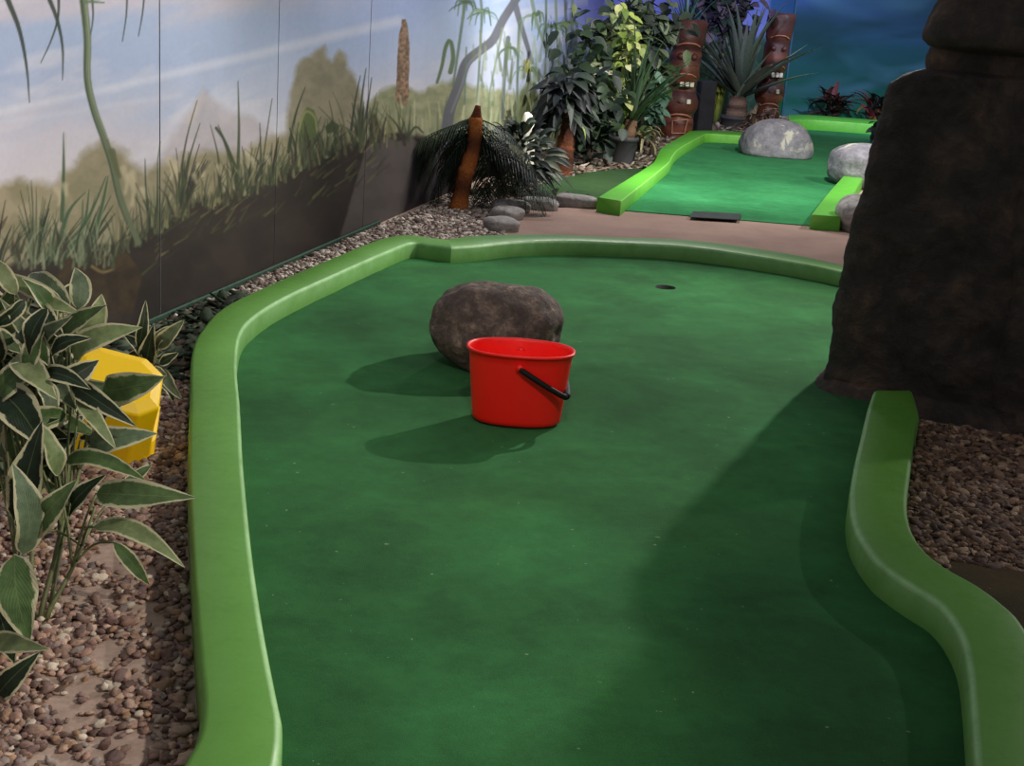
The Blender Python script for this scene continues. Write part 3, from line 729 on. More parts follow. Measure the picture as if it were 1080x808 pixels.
# seams between the boards (joints in the boarding)
# painted grove on the right of the mural
stroke([(470, 150), (474, 118), (484, 90), (492, 66), (508, 52), (520, 42), (530, 22), (542, 3), (548, -6)], 12, 8, c3(96, 96, 104), .95, 1.5)
stroke([(476, 118), (487, 90), (494, 68), (508, 54)], 2.5, 2, c3(140, 140, 144), .5, 1.3)
stroke([(541, -4), (548, 22), (556, 48), (561, 66)], 7, 4, c3(98, 100, 108), .9, 1.3)
for pts, w in [([(492, -8), (488, 20), (483, 55), (478, 90)], 3.5), ([(505, -8), (508, 10), (506, 60), (503, 108)], 3), ([(530, 30), (522, 70), (515, 105)], 2.6), ([(536, 40), (532, 80), (530, 125)], 4.5), ([(548, 20), (546, 70), (545, 140)], 3), ([(560, -5), (568, 30), (582, 58), (592, 68)], 4), ([(576, -5), (576, 60)], 2.5), ([(586, -5), (588, 60)], 3), ([(596, -5), (598, 62)], 3), ([(604, -5), (602, 50)], 3), ([(490, 110), (491, 70), (492, 50)], 2)]:
    stroke(pts, w, w * .7, R_.choice([c3(96, 112, 100), c3(120, 132, 116), c3(88, 98, 96)]), .85, 1.2)
for pts in ([(461, 87), (466, 70), (470, 50), (475, 43), (478, 60), (475, 76)], ):
    stroke(pts, 3, 5, c3(88, 104, 72), .9, 1.2)
for (x, y) in [(490, 2), (509, 12), (566, 16), (600, 24), (536, 50), (582, 28), (556, 74)]:
    for _ in range(11):
        a = R_.uniform(-.4, PI + .4); l = R_.uniform(8, 20)
        stroke([(x, y), (x + math.cos(a) * l * .7, y - math.sin(a) * l * .4 + 3), (x + math.cos(a) * l, y + 6 + R_.uniform(0, 10))], 2.4, .8, R_.choice([c3(86, 108, 82), c3(120, 138, 110), c3(70, 88, 72)]), .75, 1.2)
for _ in range(110):
    x = R_.uniform(500, 612); y = R_.uniform(50, 150); stroke([(x, y), (x + R_.uniform(-5, 5), y - R_.uniform(12, 34))], R_.uniform(1.5, 4), 1, R_.choice([c3(150, 160, 130), c3(110, 124, 92), c3(84, 100, 70), c3(170, 172, 150), c3(96, 104, 76)]), .55, 1.8)
poly([(543, 140), (548, 96), (558, 84), (566, 90), (570, 140)], c3(96, 104, 66), .7, 4); stroke([(556, 66), (557, 76)], 6, 5, c3(168, 164, 84), .8, 2)
# jungle greens around the corner
poly([(612, 220), (616, 60), (640, 48), (690, 60), (740, 40), (790, 44), (830, 30), (850, 200)], two(c3(40, 66, 52), c3(58, 88, 74), 1 / 9.), .9, 8, 5)
poly([(806, 220), (810, 30), (816, -40), (860, -40), (860, 220)], lambda u, v: interp_cols(v, [(-40, c3(60, 80, 160)), (20, c3(50, 96, 150)), (60, c3(24, 104, 84)), (130, c3(22, 118, 62))]), .95, 3)
for _ in range(120):
    x = R_.uniform(620, 815); y = R_.uniform(40, 140); a = R_.uniform(.3, 2.8); l = R_.uniform(8, 22)
    stroke([(x, y), (x + l * math.cos(a), y - l * math.sin(a))], R_.uniform(1.5, 3), .8, R_.choice([c3(34, 60, 44), c3(66, 98, 66), c3(48, 78, 70), c3(90, 112, 84)]), .6, 1.5)
gr = fbm(U_ * 3, V_ * 3, 1 / 9.)[..., None]; IMG = IMG * (.98 + .04 * gr)
c = np.clip(IMG, 0, 255) / 255.; lc = np.where(c <= .04045, c / 12.92, ((c + .055) / 1.055) ** 2.4)
M_MURAL = mat_attr('mural_paint', .75, .05, 4, .02, .25)
IC = sg.index(L1)
for nm, i0, i1 in (('wall_left', 0, IC + 1), ('wall_far', IC, NS)):
    me = bpy.data.meshes.new(nm); m_ = i1 - i0
    co = np.stack([Xw[i0:i1], Yw[i0:i1], Zw[i0:i1]], -1).reshape(-1, 3)
    ii, jj = np.meshgrid(np.arange(m_ - 1), np.arange(NZ - 1), indexing='ij'); a = (ii * NZ + jj).ravel()
    q = np.stack([a, a + NZ, a + NZ + 1, a + 1], 1)
    me.vertices.add(m_ * NZ); me.vertices.foreach_set('co', co.astype(np.float32).ravel())
    me.loops.add(q.size); me.loops.foreach_set('vertex_index', q.astype(np.int32).ravel())
    me.polygons.add(len(q)); me.polygons.foreach_set('loop_start', np.arange(0, q.size, 4, dtype=np.int32))
    me.update(calc_edges=True)
    ca = me.color_attributes.new('Col', 'FLOAT_COLOR', 'POINT')
    ca.data.foreach_set('color', np.concatenate([lc[i0:i1], np.ones((m_, NZ, 1))], -1).astype(np.float32).ravel())
    me.materials.append(M_MURAL); wl = bpy.data.objects.new(nm, me); COL.objects.link(wl); wl['kind'] = 'structure'
# back of the wall, so that it has thickness
mb = MB(); off = Vector((-.12, .04, 0))
A = [Vector((x, y, 0)) for x, y in WL]; B = [p + off for p in A]
mb.grid([[p, p + Vector((0, 0, WH))] for p in B]); mb.grid([[A[0], A[0] + Vector((0, 0, WH))], [B[0], B[0] + Vector((0, 0, WH))]]); mb.grid([[a_ + Vector((0, 0, WH)), b_ + Vector((0, 0, WH))] for a_, b_ in zip(A, B)])
mb.build('wall_left_backing', M_CON, smooth=False)['kind'] = 'structure'
# board joints: shallow dark grooves stand as thin cover strips on the wall
wd = Vector((WL[1][0] - WL[0][0], WL[1][1] - WL[0][1], 0)).normalized(); wn = Vector((wd.y, -wd.x, 0))
def wall_at(px, py=150):
    d = ray(px, py); O = Vector((WL[0][0], WL[0][1], 0)); t_ = (O - CAM).dot(wn) / d.dot(wn); return CAM + d * t_
M_SEAM = mat_plastic('seam_filler', rgb(72, 72, 76), .8); M_SEAM2 = mat_plastic('seam_filler_pale', rgb(64, 62, 66), .8)
for k, (px_, w_, m_) in enumerate([(168.5, .006, M_SEAM), (291.5, .0022, M_SEAM2), (386, .004, M_SEAM2)]):
    p = wall_at(px_); mb = MB(); a = Vector((p.x, p.y, 0)) + wn * .0005
    mb.box(a + Vector((0, 0, WH / 2)), (w_, .002, WH), math.atan2(wd.y, wd.x))
    o = mb.build('trim_%d' % (k + 1), m_, smooth=False); o['kind'] = 'structure'
# green skirting along the foot of the mural
mb = MB(); p0 = Vector((WL[0][0], WL[0][1], 0)) + wn * .012; p1 = Vector((-.9, 8.2, 0)); p1 = p0 + wd * (p1 - p0).dot(wd)
pm = (p0 + p1) / 2; mb.box((pm.x, pm.y, .014), ((p1 - p0).length, .02, .028), math.atan2(wd.y, wd.x), bev=.006)
mb.build('baseboard_left', MGW, smooth=False)['kind'] = 'structure'

# back wall: murky lagoon painting
def mat_lagoon():
    t = NT('lagoon_paint'); co = t.coords(); mp = t.n('ShaderNodeMapping'); t.l(co, mp.inputs['Vector'])
    mp.inputs['Scale'].default_value = (.45, 1, 1.5)
    nz_ = t.noise(1.0, 2, .4, .6, mp.outputs[0]); n2 = t.noise(.7, 3, .5, .6, mp.outputs[0])
    sep = t.n('ShaderNodeSeparateXYZ'); t.l(co, sep.inputs[0])
    z = t.n('ShaderNodeMath', operation='MULTIPLY_ADD'); t.l(sep.outputs['Z'], z.inputs[0]); z.inputs[1].default_value = .45; z.inputs[2].default_value = 0
    base = t.ramp(z.outputs[0], [(0, rgb(20, 104, 78)), (.2, rgb(24, 88, 82)), (.5, rgb(36, 84, 104)), (.75, rgb(66, 96, 160))])
    col = t.mix(base, rgb(84, 128, 160), t.ramp(nz_, [(.42, g(0)), (.68, g(.8))]))
    col = t.mix(col, rgb(16, 58, 58), t.ramp(n2, [(.52, g(0)), (.7, g(.7))]))
    return t.out(col, .7, t.bump(t.noise(60, 3), .05, .01), .3)
bd = Vector((5.58 - 3.83, 21.58 - 20.92, 0)).normalized()
w0 = Vector((3.85, 20.95, 0)); w1 = w0 + bd * 9
mb = MB(); n_ = Vector((-bd.y, bd.x, 0)) * .12
mb.add([w0, w1, w1 + Vector((0, 0, WH)), w0 + Vector((0, 0, WH)), w0 + n_, w1 + n_, w1 + n_ + Vector((0, 0, WH)), w0 + n_ + Vector((0, 0, WH))], [(0, 1, 2, 3), (5, 4, 7, 6), (3, 2, 6, 7), (1, 5, 6, 2)])
bwl = mb.build('wall_back', mat_lagoon(), smooth=False); bwl['kind'] = 'structure'
mb = MB(); mb.box((3.86, 20.93, WH / 2), (.03, .03, WH), .3, bev=.01); mb.build('trim_4', mat_plastic('corner_bead', rgb(60, 100, 130), .6), smooth=False)['kind'] = 'structure'

# ------------------------------------------------------------------ gravel
ICO_V = []; ICO_F = []
import bmesh
bm = bmesh.new(); bmesh.ops.create_icosphere(bm, subdivisions=2, radius=1); bm.verts.ensure_lookup_table()
I2V = np.array([v.co[:] for v in bm.verts]); I2F = np.array([[v.index for v in f.verts] for f in bm.faces]); bm.free()
bm = bmesh.new(); bmesh.ops.create_icosphere(bm, subdivisions=1, radius=1)
I1V = np.array([v.co[:] for v in bm.verts]); I1F = np.array([[v.index for v in f.verts] for f in bm.faces]); bm.free()
def gravel(name, region, dens, size, palette, label, cat='gravel', avoid=(), fine=False, flat=.62, z0=0.0, keep=None, elong=1.3, mat=None, mound=0.0, smooth=True):
    xs = [p[0] for p in region]; ys = [p[1] for p in region]
    A_ = (max(xs) - min(xs)) * (max(ys) - min(ys)); N = int(A_ * dens)
    x = rng.uniform(min(xs), max(xs), N); y = rng.uniform(min(ys), max(ys), N); ok = inpoly(x, y, region)
    for av in avoid: ok &= ~inpoly(x, y, av)
    x, y = x[ok], y[ok]
    if keep is not None: k = keep(x, y); x, y = x[k], y[k]
    n = len(x); BV, BF = (I2V, I2F) if fine else (I1V, I1F); m_ = len(BV)
    s = size * rng.lognormal(0, .28, n)
    sc = np.stack([s * rng.uniform(.8, elong, n), s * rng.uniform(.7, 1.0, n), s * flat * rng.uniform(.6, 1.1, n)], 1)
    th = rng.uniform(0, 2 * PI, n); ph = rng.normal(0, .35, n)
    lump = 1 + .16 * rng.standard_normal((n, m_))
    P = BV[None] * lump[..., None] * sc[:, None, :]
    c_, s_ = np.cos(ph)[:, None], np.sin(ph)[:, None]; P = np.stack([P[..., 0] * c_ - P[..., 2] * s_, P[..., 1], P[..., 0] * s_ + P[..., 2] * c_], -1)
    c_, s_ = np.cos(th)[:, None], np.sin(th)[:, None]; P = np.stack([P[..., 0] * c_ - P[..., 1] * s_, P[..., 0] * s_ + P[..., 1] * c_, P[..., 2]], -1)
    z = z0 + sc[:, 2] * .55 + rng.uniform(0, 1, n) ** 2 * size * .9 + mound * fbm(x * 3, y * 3, 1.0)
    P += np.stack([x, y, z], 1)[:, None, :]
    pal = np.array([[lin(v) for v in q_[:3]] for q_ in palette]); ci = rng.integers(0, len(pal), n); colr = pal[ci] * rng.uniform(.75, 1.25, (n, 1))
    cc = np.repeat(np.concatenate([colr, np.ones((n, 1))], 1)[:, None], m_, 1)
    F_ = (BF[None] + (np.arange(n) * m_)[:, None, None]).reshape(-1, 3)
    me = bpy.data.meshes.new(name); me.vertices.add(n * m_); me.vertices.foreach_set('co', P.astype(np.float32).ravel())
    me.loops.add(F_.size); me.loops.foreach_set('vertex_index', F_.astype(np.int32).ravel())
    me.polygons.add(len(F_)); me.polygons.foreach_set('loop_start', np.arange(0, F_.size, 3, dtype=np.int32))
    me.update(calc_edges=True)
    if smooth: me.shade_smooth()
    ca = me.color_attributes.new('Col', 'FLOAT_COLOR', 'POINT'); ca.data.foreach_set('color', cc.astype(np.float32).ravel())
    me.materials.append(mat or M_ATTR); o = bpy.data.objects.new(name, me); COL.objects.link(o)
    return tag(o, label, cat, kind='stuff')
PAL = [(176, 146, 130), (160, 130, 114), (150, 118, 104), (134, 106, 96), (168, 136, 118), (118, 92, 86), (186, 158, 138), (142, 128, 122), (108, 84, 74), (160, 126, 100), (128, 104, 98), (200, 184, 166)]
wline = lambda y: WL[0][0] + (y - WL[0][1]) * (WL[1][0] - WL[0][0]) / (WL[1][1] - WL[0][1]) + .03
lo_in = [(p[0] - .01, p[1]) for p in lo]
def upto(y0, y1): return [tuple(p) for p in lo_in if y0 <= p[1] <= y1]
reg_near = upto(1.4, 4.7) + [(wline(4.7), 4.7), (wline(1.6), 1.6)]
def patchy(x, y):
    f_ = fbm(x + 40, y + 7, 3.6)
    u, v = proj(x, y, np.zeros_like(x))
    bare = np.zeros_like(x)
    for (cx, cy, rx, ry) in [(118, 590, 42, 32), (95, 630, 34, 18), (84, 740, 40, 46), (150, 705, 26, 20), (60, 800, 36, 24), (125, 790, 50, 30), (160, 650, 20, 20), (112, 690, 30, 22), (150, 610, 20, 20)]:
        bare = np.maximum(bare, np.exp(-(((u - cx) / rx) ** 2 + ((v - cy) / ry) ** 2)))
    return rng.uniform(0, 1, len(x)) < np.clip(1.2 - bare * 1.35 - (f_ > .58) * .3, .09, 1)
gravel('gravel', reg_near, 7600, .0092, PAL, 'small brown and pink pebbles with bare patches beside the left kerb under the leafy plants', fine=True, keep=patchy)
strip = upto(4.7, 7.05) + [tuple(p) for p in bo[:14]] + [tuple(G(535, 240)[:2]), tuple(G(545, 222)[:2]), (-.1, 9.3), (-.25, 9.7), (wline(9.7) + .02, 9.7), (wline(4.7), 4.7)]
gravel('gravel', strip, 5200, .0115, [(172, 156, 146), (134, 116, 108), (200, 188, 176), (94, 80, 72), (138, 116, 106), (196, 186, 174), (110, 92, 86)], 'greyish pebbles between the mural wall and the near kerb around the leaning palm trunk', keep=lambda x, y: rng.uniform(0, 1, len(x)) < np.where(y < 5.6, .5, 1))
lit = [(wline(4.3) + .06, 4.3), (wline(4.3) + .5, 4.3), (-1.2, 4.9), (-1.24, 5.3), (-1.2, 5.7), (wline(5.9) + .12, 5.9), (wline(5.9) + .06, 5.9)]
gravel('leaf_litter', lit, 1500, .03, [(60, 72, 54), (44, 50, 42), (84, 92, 74), (70, 58, 48), (50, 62, 50)], 'dark fallen leaves between the mural and the bend of the near kerb', 'leaf litter', flat=.2, elong=1.9, mat=M_DRY, z0=.012, smooth=False)
rr = [tuple(p) for p in ro if 2.2 < p[1] < 5.0]
reg_r = [(p[0] + .012, p[1]) for p in rr]
Rb = [(1.42, 4.72), (1.8, 4.6), (2.5, 4.5), (2.5, 2.95), tuple(G(1090, 604)[:2]), tuple(G(1040, 600)[:2]), tuple(G(1000, 592)[:2])]
reg_r = [p for p in reg_r if p[1] > 3.05] 
gravel('gravel', reg_r + Rb, 6500, .0105, [(122, 94, 78), (98, 74, 62), (146, 116, 94), (80, 60, 52), (168, 140, 116), (110, 88, 78), (130, 98, 76)], 'reddish brown pebbles behind the right kerb at the foot of the statue', fine=True, elong=1.5)
rear = [(-.25, 9.7), (-.1, 9.3), tuple(G(545, 221)[:2]), tuple(G(625, 217)[:2]), tuple(G(682, 178)[:2]), tuple(G(697, 158)[:2]), tuple(G(724, 140)[:2]), tuple(G(740, 137)[:2]), tuple(G(790, 139)[:2]), tuple(G(826, 124)[:2]), (3.62, 20.4), (1.0, 15.95), (wline(9.7) + .1, 9.7)]
tpw = [tuple(G(x, y, .012)[:2]) for x, y in TP]
gravel('bark_mulch', rear, 620, .034, [(164, 150, 138), (132, 112, 98), (98, 84, 74), (186, 172, 158), (112, 98, 84), (90, 96, 76), (150, 128, 112)], 'pale wood chips and dry leaf litter under the potted plants by the mural', 'mulch', avoid=[tpw], flat=.25, elong=2.2, mat=M_DRY, smooth=False)
# darker bare strip outside the right kerb
P5 = [tuple(G(x, y, 0)[:2]) for x, y in ((994, 590), (1040, 601), (1100, 608), (1300, 640), (1300, 900), (1180, 900))] + [(p[0] - .005, p[1]) for p in ro if p[1] < 3.06][::-4][::-1]
gd = slab('ground', P5, mat_carpet('brown_ground_sheet', rgb(60, 46, 32), rgb(72, 56, 38), rgb(84, 66, 46), .5), .008, 0, .2, wobble=.001); gd['kind'] = 'structure'

# ------------------------------------------------------------------ foliage helpers
def jit(c, a=.2): 
    k = 1 + random.uniform(-a, a); return (c[0] * k, c[1] * k * (1 + random.uniform(-.05, .05)), c[2] * k, 1)
def sword(mb, base, az, length, width, elev, droop, col, tip=None, n=9, fold=.45):
    d = Vector((math.cos(az), math.sin(az), 0)); pts = []; ws = []
    for i in range(n):
        u = i / (n - 1); e = elev - droop * u * u
        if i == 0: p = Vector(base)
        else: p = p + (d * math.cos(e) + Vector((0, 0, math.sin(e)))) * (length / (n - 1))
        pts.append(p.copy()); ws.append(width * .5 * max(.03, (min(1, .55 + u * 2.2)) * (1 - u ** 2.2)))
    up = Vector((0, 0, 1)) * math.cos(elev) - d * math.sin(elev) + d * .001
    mb.strip(pts, ws, up, jit(col), fold, jit(tip) if tip else None, across=(-1, 0, 1))
def ovate(mb, base, d, length, width, col, n=7, bend=.3, fold=.25, up=None):
    d = Vector(d).normalized(); up = up or (Vector((0, 0, 1)) + Vector((random.uniform(-.4, .4), random.uniform(-.9, .1), 0))); pts = []; ws = []
    p = Vector(base)
    for i in range(n):
        u = i / (n - 1)
        pts.append(Vector(base) + d * length * u - Vector((0, 0, 1)) * bend * length * u * u); ws.append(width * .5 * max(.02, math.sin(PI * u ** .75) ** .8))
    mb.strip(pts, ws, up, jit(col), fold, across=(-1, 0, 1))
def frond(mb, base, az, length, elev, droop, col, leaf=.16, n=26, wid=.012):
    d = Vector((math.cos(az), math.sin(az), 0)); p = Vector(base); P = [p.copy()]; T = []
    for i in range(n):
        e = elev - droop * ((i + 1) / n) ** 1.1; t = d * math.cos(e) + Vector((0, 0, math.sin(e))); p = p + t * length / n; P.append(p.copy()); T.append(t)
    mb.tube(P, [.006 * (1 - .8 * i / n) for i in range(n + 1)], jit(tuple(v * 1.3 for v in col[:3]) + (1,)), 5, False)
    for i in range(2, n):
        t = T[i]; sd = t.cross(Vector((0, 0, 1))); sd = sd.normalized() if sd.length > .05 else Vector((-d.y, d.x, 0)); u = i / n
        L = leaf * (math.sin(PI * min(1, u * .85 + .12)) ** .6)
        for s_ in (-1, 1):
            q = P[i]; dr = (sd * s_ * .85 + t * .65 + Vector((0, 0, random.uniform(-.35, -.05)))).normalized()
            pts = [q + dr * L * k - Vector((0, 0, 1)) * .35 * L * k * k for k in (0, .35, .7, 1)]
            mb.strip(pts, [wid * .5, wid * .55, wid * .4, .001], t.cross(dr) + Vector((0, 0, .01)), jit(col, .35), .1, across=(-1, 1))

# ------------------------------------------------------------------ variegated plants, left foreground
DG = rgb(34, 50, 32); MGN = rgb(82, 106, 62); LG = rgb(132, 146, 100); GY = rgb(98, 114, 88)
def hosta_leaf(mb, b, t, w, col, arch=.16, roll=0.0):
    b, t = Vector(b), Vector(t); ax = t - b; L = ax.length; a = ax.normalized()
    cm = (CAM + Vector((random.uniform(-.6, .6), random.uniform(-.2, .8), random.uniform(.0, 1.2))) - (b + t) / 2).normalized()
    nn = (cm - a * cm.dot(a)).normalized(); sd = a.cross(nn)
    nn = (nn * math.cos(roll) + sd * math.sin(roll)).normalized()
    n = 13; pts = []; ws = []
    lat = random.uniform(-.07, .07)
    for i in range(n):
        u = i / (n - 1)
        pts.append(b + ax * u + (nn * arch + a.cross(nn) * lat) * L * math.sin(PI * u) * (1 if u < .5 else .95) - nn * arch * .5 * L * u ** 3)
        ws.append(max(.0006, w * .5 * math.sin(PI * u ** .82) ** .75 * (1 - .25 * u)))
    mb.strip(pts, ws, nn, jit(col, .15), random.uniform(.12, .35), wave=.2, across=(-1, -.78, -.4, 0, .4, .78, 1))
def hosta(base, leaves, label, stems, filler):
    t = thing('hosta', base, label, 'plant', 'variegated leafy plants')
    lf = MB(); st = MB()
    for (bx, by, tx, ty, w, Y, dY, col) in leaves:
        b = AT(bx, by, Y); e = AT(tx, ty, Y + dY)
        hosta_leaf(lf, b, e, w * Y / FPX * 1.12, col, random.uniform(.08, .22), random.uniform(-.35, .35))
        # leaf stalk back to the nearest stem
        S = min((s for s in stems), key=lambda s: abs(s[-1][0] - bx) + abs(s[-1][1] - by))
        k = random.uniform(.3, .75); P = catmull([AT(x, y, yy) for x, y, yy in S], 20); q = Vector(P[int(k * 19)])
        m_ = (q + b) / 2 + Vector((0, 0, .02)); st.tube(catmull([q, m_, b], 8), .0028, jit(rgb(120, 128, 84), .2), 6)
    for S in stems:
        P = catmull([AT(x, y, yy) for x, y, yy in S], 16); P[0][2] = 0.0; st.tube(P, [.006 - .003 * i / 15 for i in range(16)], jit(rgb(112, 116, 74), .2), 7)
    cx, cy, rx, ry, N, Y0, Y1 = filler
    for _ in range(N):
        a = random.uniform(0, 2 * PI); r_ = math.sqrt(random.random()); x, y = cx + rx * r_ * math.cos(a), cy + ry * r_ * math.sin(a); Y = random.uniform(Y0, Y1)
        b = AT(x, y, Y); dd = random.uniform(0, 2 * PI); L = random.uniform(.10, .17)
        e = b + Vector((math.cos(dd) * .7, random.uniform(-.5, .3), math.sin(dd) * .8)).normalized() * L
        hosta_leaf(lf, b, e, L * random.uniform(.36, .5), random.choice([DG, DG, MGN, GY]), .18, random.uniform(-.8, .8))
    st.build('stem', M_LEAF, t); lf.build('foliage', M_HOSTA, t, uv=True)
up_leaves = [
 (78, 378, 144, 344, 30, 3.0, -.05, LG), (108, 412, 171, 398, 36, 3.0, -.08, MGN), (77, 406, 140, 446, 24, 2.95, -.1, DG), (84, 420, 122, 470, 20, 2.9, -.1, LG),
 (92, 474, 160, 455, 36, 2.95, -.05, GY), (66, 487, 151, 504, 22, 2.85, -.12, MGN), (102, 520, 202, 522, 36, 2.75, -.1, MGN), (98, 556, 192, 594, 24, 2.7, -.1, LG),
 (120, 572, 158, 618, 18, 2.75, 0, MGN), (66, 318, -2, 286, 20, 3.1, 0, LG), (74, 330, 30, 286, 34, 3.1, .1, GY), (82, 326, 80, 281, 24, 3.15, .05, GY), (84, 354, 108, 312, 28, 3.1, 0, LG),
 (64, 358, 108, 322, 24, 3.05, -.1, MGN), (46, 358, 34, 308, 42, 3.1, .05, DG), (30, 350, 4, 318, 16, 3.0, -.1, GY), (18, 348, 56, 388, 28, 2.95, -.1, DG), (16, 376, 58, 418, 30, 2.9, -.1, LG),
 (62, 432, 48, 366, 24, 3.0, 0, GY), (-5, 395, 32, 418, 18, 2.9, 0, DG), (2, 415, 44, 470, 44, 2.85, -.1, DG), (14, 548, 42, 445, 40, 2.7, .0, DG), (62, 502, 40, 442, 26, 2.8, 0, LG),
 (34, 562, 78, 508, 32, 2.7, -.05, MGN), (-8, 470, 14, 400, 34, 2.9, 0, GY), (24, 585, 16, 490, 38, 2.65, 0, GY), (44, 340, 62, 300, 24, 3.2, .1, MGN), (100, 450, 128, 426, 20, 3.05, 0, DG),
 (56, 330, 92, 300, 20, 3.2, .1, DG), (86, 460, 112, 482, 22, 3.0, -.1, DG), (40, 400, 78, 430, 26, 3.0, -.1, GY), (-10, 350, 24, 372, 22, 3.0, 0, MGN), (70, 545, 110, 500, 22, 2.85, 0, DG), (130, 520, 160, 490, 16, 2.95, .05, MGN)]
for _ in range(34):
    a_ = random.uniform(0, 2 * PI); r_ = math.sqrt(random.random()); x_, y_ = 34 + 52 * r_ * math.cos(a_), 385 + 85 * r_ * math.sin(a_); dd = random.uniform(-.9, 4.0); l_ = random.uniform(34, 58)
    if x_ > 72 and 360 < y_ < 470: continue
    up_leaves.append((x_, y_, x_ + l_ * math.cos(dd), y_ - l_ * math.sin(dd) * .8, random.uniform(14, 26), random.uniform(2.95, 3.15), random.uniform(-.12, .05), random.choice([DG, DG, MGN, LG, GY])))
stems_up = [[(40, 655, 2.62), (60, 580, 2.75), (74, 500, 2.9), (76, 420, 3.0), (70, 350, 3.1)], [(48, 650, 2.64), (76, 600, 2.72), (92, 560, 2.8), (100, 535, 2.85)], [(34, 652, 2.63), (34, 560, 2.75), (40, 470, 2.9), (40, 380, 3.0)], [(52, 648, 2.66), (66, 570, 2.8), (88, 480, 2.95), (96, 430, 3.0)], [(30, 655, 2.6), (14, 570, 2.7), (4, 480, 2.85)]]
bs = G(42, 655)
hosta((bs.x, bs.y, 0), up_leaves, 'tall bushy green and cream leaved plant over the yellow tub', stems_up, (30, 420, 46, 110, 80, 2.85, 3.25))
lo_leaves = [(16, 585, 30, 676, 50, 2.35, -.1, MGN), (-4, 678, 46, 684, 26, 2.3, -.1, LG), (-6, 738, 40, 690, 30, 2.3, 0, DG), (-10, 620, 14, 700, 36, 2.35, -.05, DG), (2, 600, -14, 680, 30, 2.35, 0, GY)]
bs2 = G(-30, 720)
hosta((bs2.x, bs2.y, 0), lo_leaves, 'low cut-off green and cream leaved plant at the left edge beside the pebbles', [[(-30, 720, 2.36), (-20, 660, 2.38), (0, 600, 2.4)], [(-30, 722, 2.36), (-18, 700, 2.33), (-6, 690, 2.3)]], (-20, 640, 14, 40, 4, 2.35, 2.45))
sp_leaves = [(146, 366, 154, 318, 13, 4.1, 0, DG), (166, 366, 193, 338, 18, 4.1, -.05, GY), (150, 376, 130, 352, 12, 4.1, 0, DG), (168, 384, 188, 372, 12, 4.1, 0, DG), (160, 388, 176, 396, 12, 4.05, 0, GY), (146, 385, 130, 384, 12, 4.1, 0, DG)]
bs3 = G(158, 408)
hosta((bs3.x, bs3.y, 0), sp_leaves, 'small sprig of green and cream leaves behind the yellow tub, against the mural', [[(158, 408, bs3.y), (152, 388, 4.12), (147, 366, 4.1)], [(158, 408, bs3.y), (162, 385, 4.12), (168, 366, 4.1)]], (160, 382, 20, 14, 6, 4.1, 4.2))

# ------------------------------------------------------------------ yellow tub tipped on its side
def make_tub():
    Y = 3.62
    # faceted open tub lying with its base turned up towards the camera
    base = G(130, 475, 0)
    t = thing('yellow_tub', (base.x, base.y, 0), 'faceted yellow plastic tub tipped over behind the leafy plant', 'tub')
    ax = Vector((.36, -.42, .62)).normalized()          # tub axis: from mouth to base
    s1 = Vector((.9, .35, -.3)); s1 = (s1 - ax * s1.dot(ax)).normalized(); s2 = ax.cross(s1)
    c = AT(115, 418, Y + .04)
    def ring(k, w, h, cut, n=8):
        return [c + (ax * k + s1 * a * w + s2 * b * h) * 1.12 for a, b in ((-1, -1 + cut), (-1 + cut, -1), (1 - cut, -1), (1, -1 + cut), (1, 1 - cut), (1 - cut, 1), (-1 + cut, 1), (-1, 1 - cut))]
    mb = MB(); rows = [ring(.09, .085, .065, .42), ring(.075, .115, .092, .42), ring(.0, .125, .105, .40), ring(-.11, .145, .125, .36), ring(-.115, .16, .14, .34), ring(-.13, .16, .14, .34), ring(-.13, .145, .125, .36), ring(0, .118, .098, .4), ring(.08, .10, .08, .42)]
    mb.grid(rows, close=True); k = len(mb.v); mb.f.append(tuple(range(8))[::-1]); mb.f.append(tuple(range(k - 8, k)))
    o = mb.build('tub_body', M_YEL, t, smooth=False); bevel(o, .006, 3)
    # let the lowest corner rest on the ground
    zmin = min((v[2] for v in mb.v))
    for ch in t.children: ch.location.z -= 0
    return zmin
ZT = make_tub()

# ------------------------------------------------------------------ plants along the mural
GREENS = [rgb(44, 62, 34), rgb(64, 84, 46), rgb(32, 44, 28), rgb(84, 100, 62)]
def trunk(mb, pts, r0, r1, col1, col2, n=12, rings=26):
    P = catmull(pts, rings); rad = [(r0 + (r1 - r0) * i / (rings - 1)) * (1 + .05 * (i % 2) + random.uniform(-.05, .07)) for i in range(rings)]
    cs = [tuple(col1[k] * (1 - (.5 + .5 * math.sin(i * .55 + 1.0))) + col2[k] * (.5 + .5 * math.sin(i * .55 + 1.0)) for k in range(4)) for i in range(rings)]
    mb.tube(P, rad, cs, n, True, .06)
# leaning palm
Yp = 8.6; b0 = G(483, 222); b0 = Vector((b0.x, b0.y, 0))
t = thing('palm_tree', b0, 'leaning palm with an orange brown trunk and drooping dark fronds by the near kerb', 'palm')
top = AT(502, 124, b0.y + .05)
tr = MB(); trunk(tr, [b0, b0.lerp(top, .35) + Vector((-.0, 0, 0)), b0.lerp(top, .7) + Vector((.02, 0, 0)), top], .062, .044, rgb(84, 46, 28), rgb(160, 94, 46)); tr.build('trunk', M_BARK, t)
fr = MB()
for i in range(38):
    az = random.choice([random.uniform(.15, 1.35), random.uniform(1.8, 3.0), random.uniform(-.45, .3), random.uniform(2.85, 3.6)]); L = random.uniform(.45, .85)
    frond(fr, top - Vector((0, -.03, random.uniform(-.0, .16))), az, L, random.uniform(-1.0, -.05), random.uniform(.5, 1.2), random.choice([rgb(30, 44, 34), rgb(40, 54, 40), rgb(24, 34, 28), rgb(62, 74, 56)]), .15, 26, .008)
fr.build('fronds', M_LEAF, t)
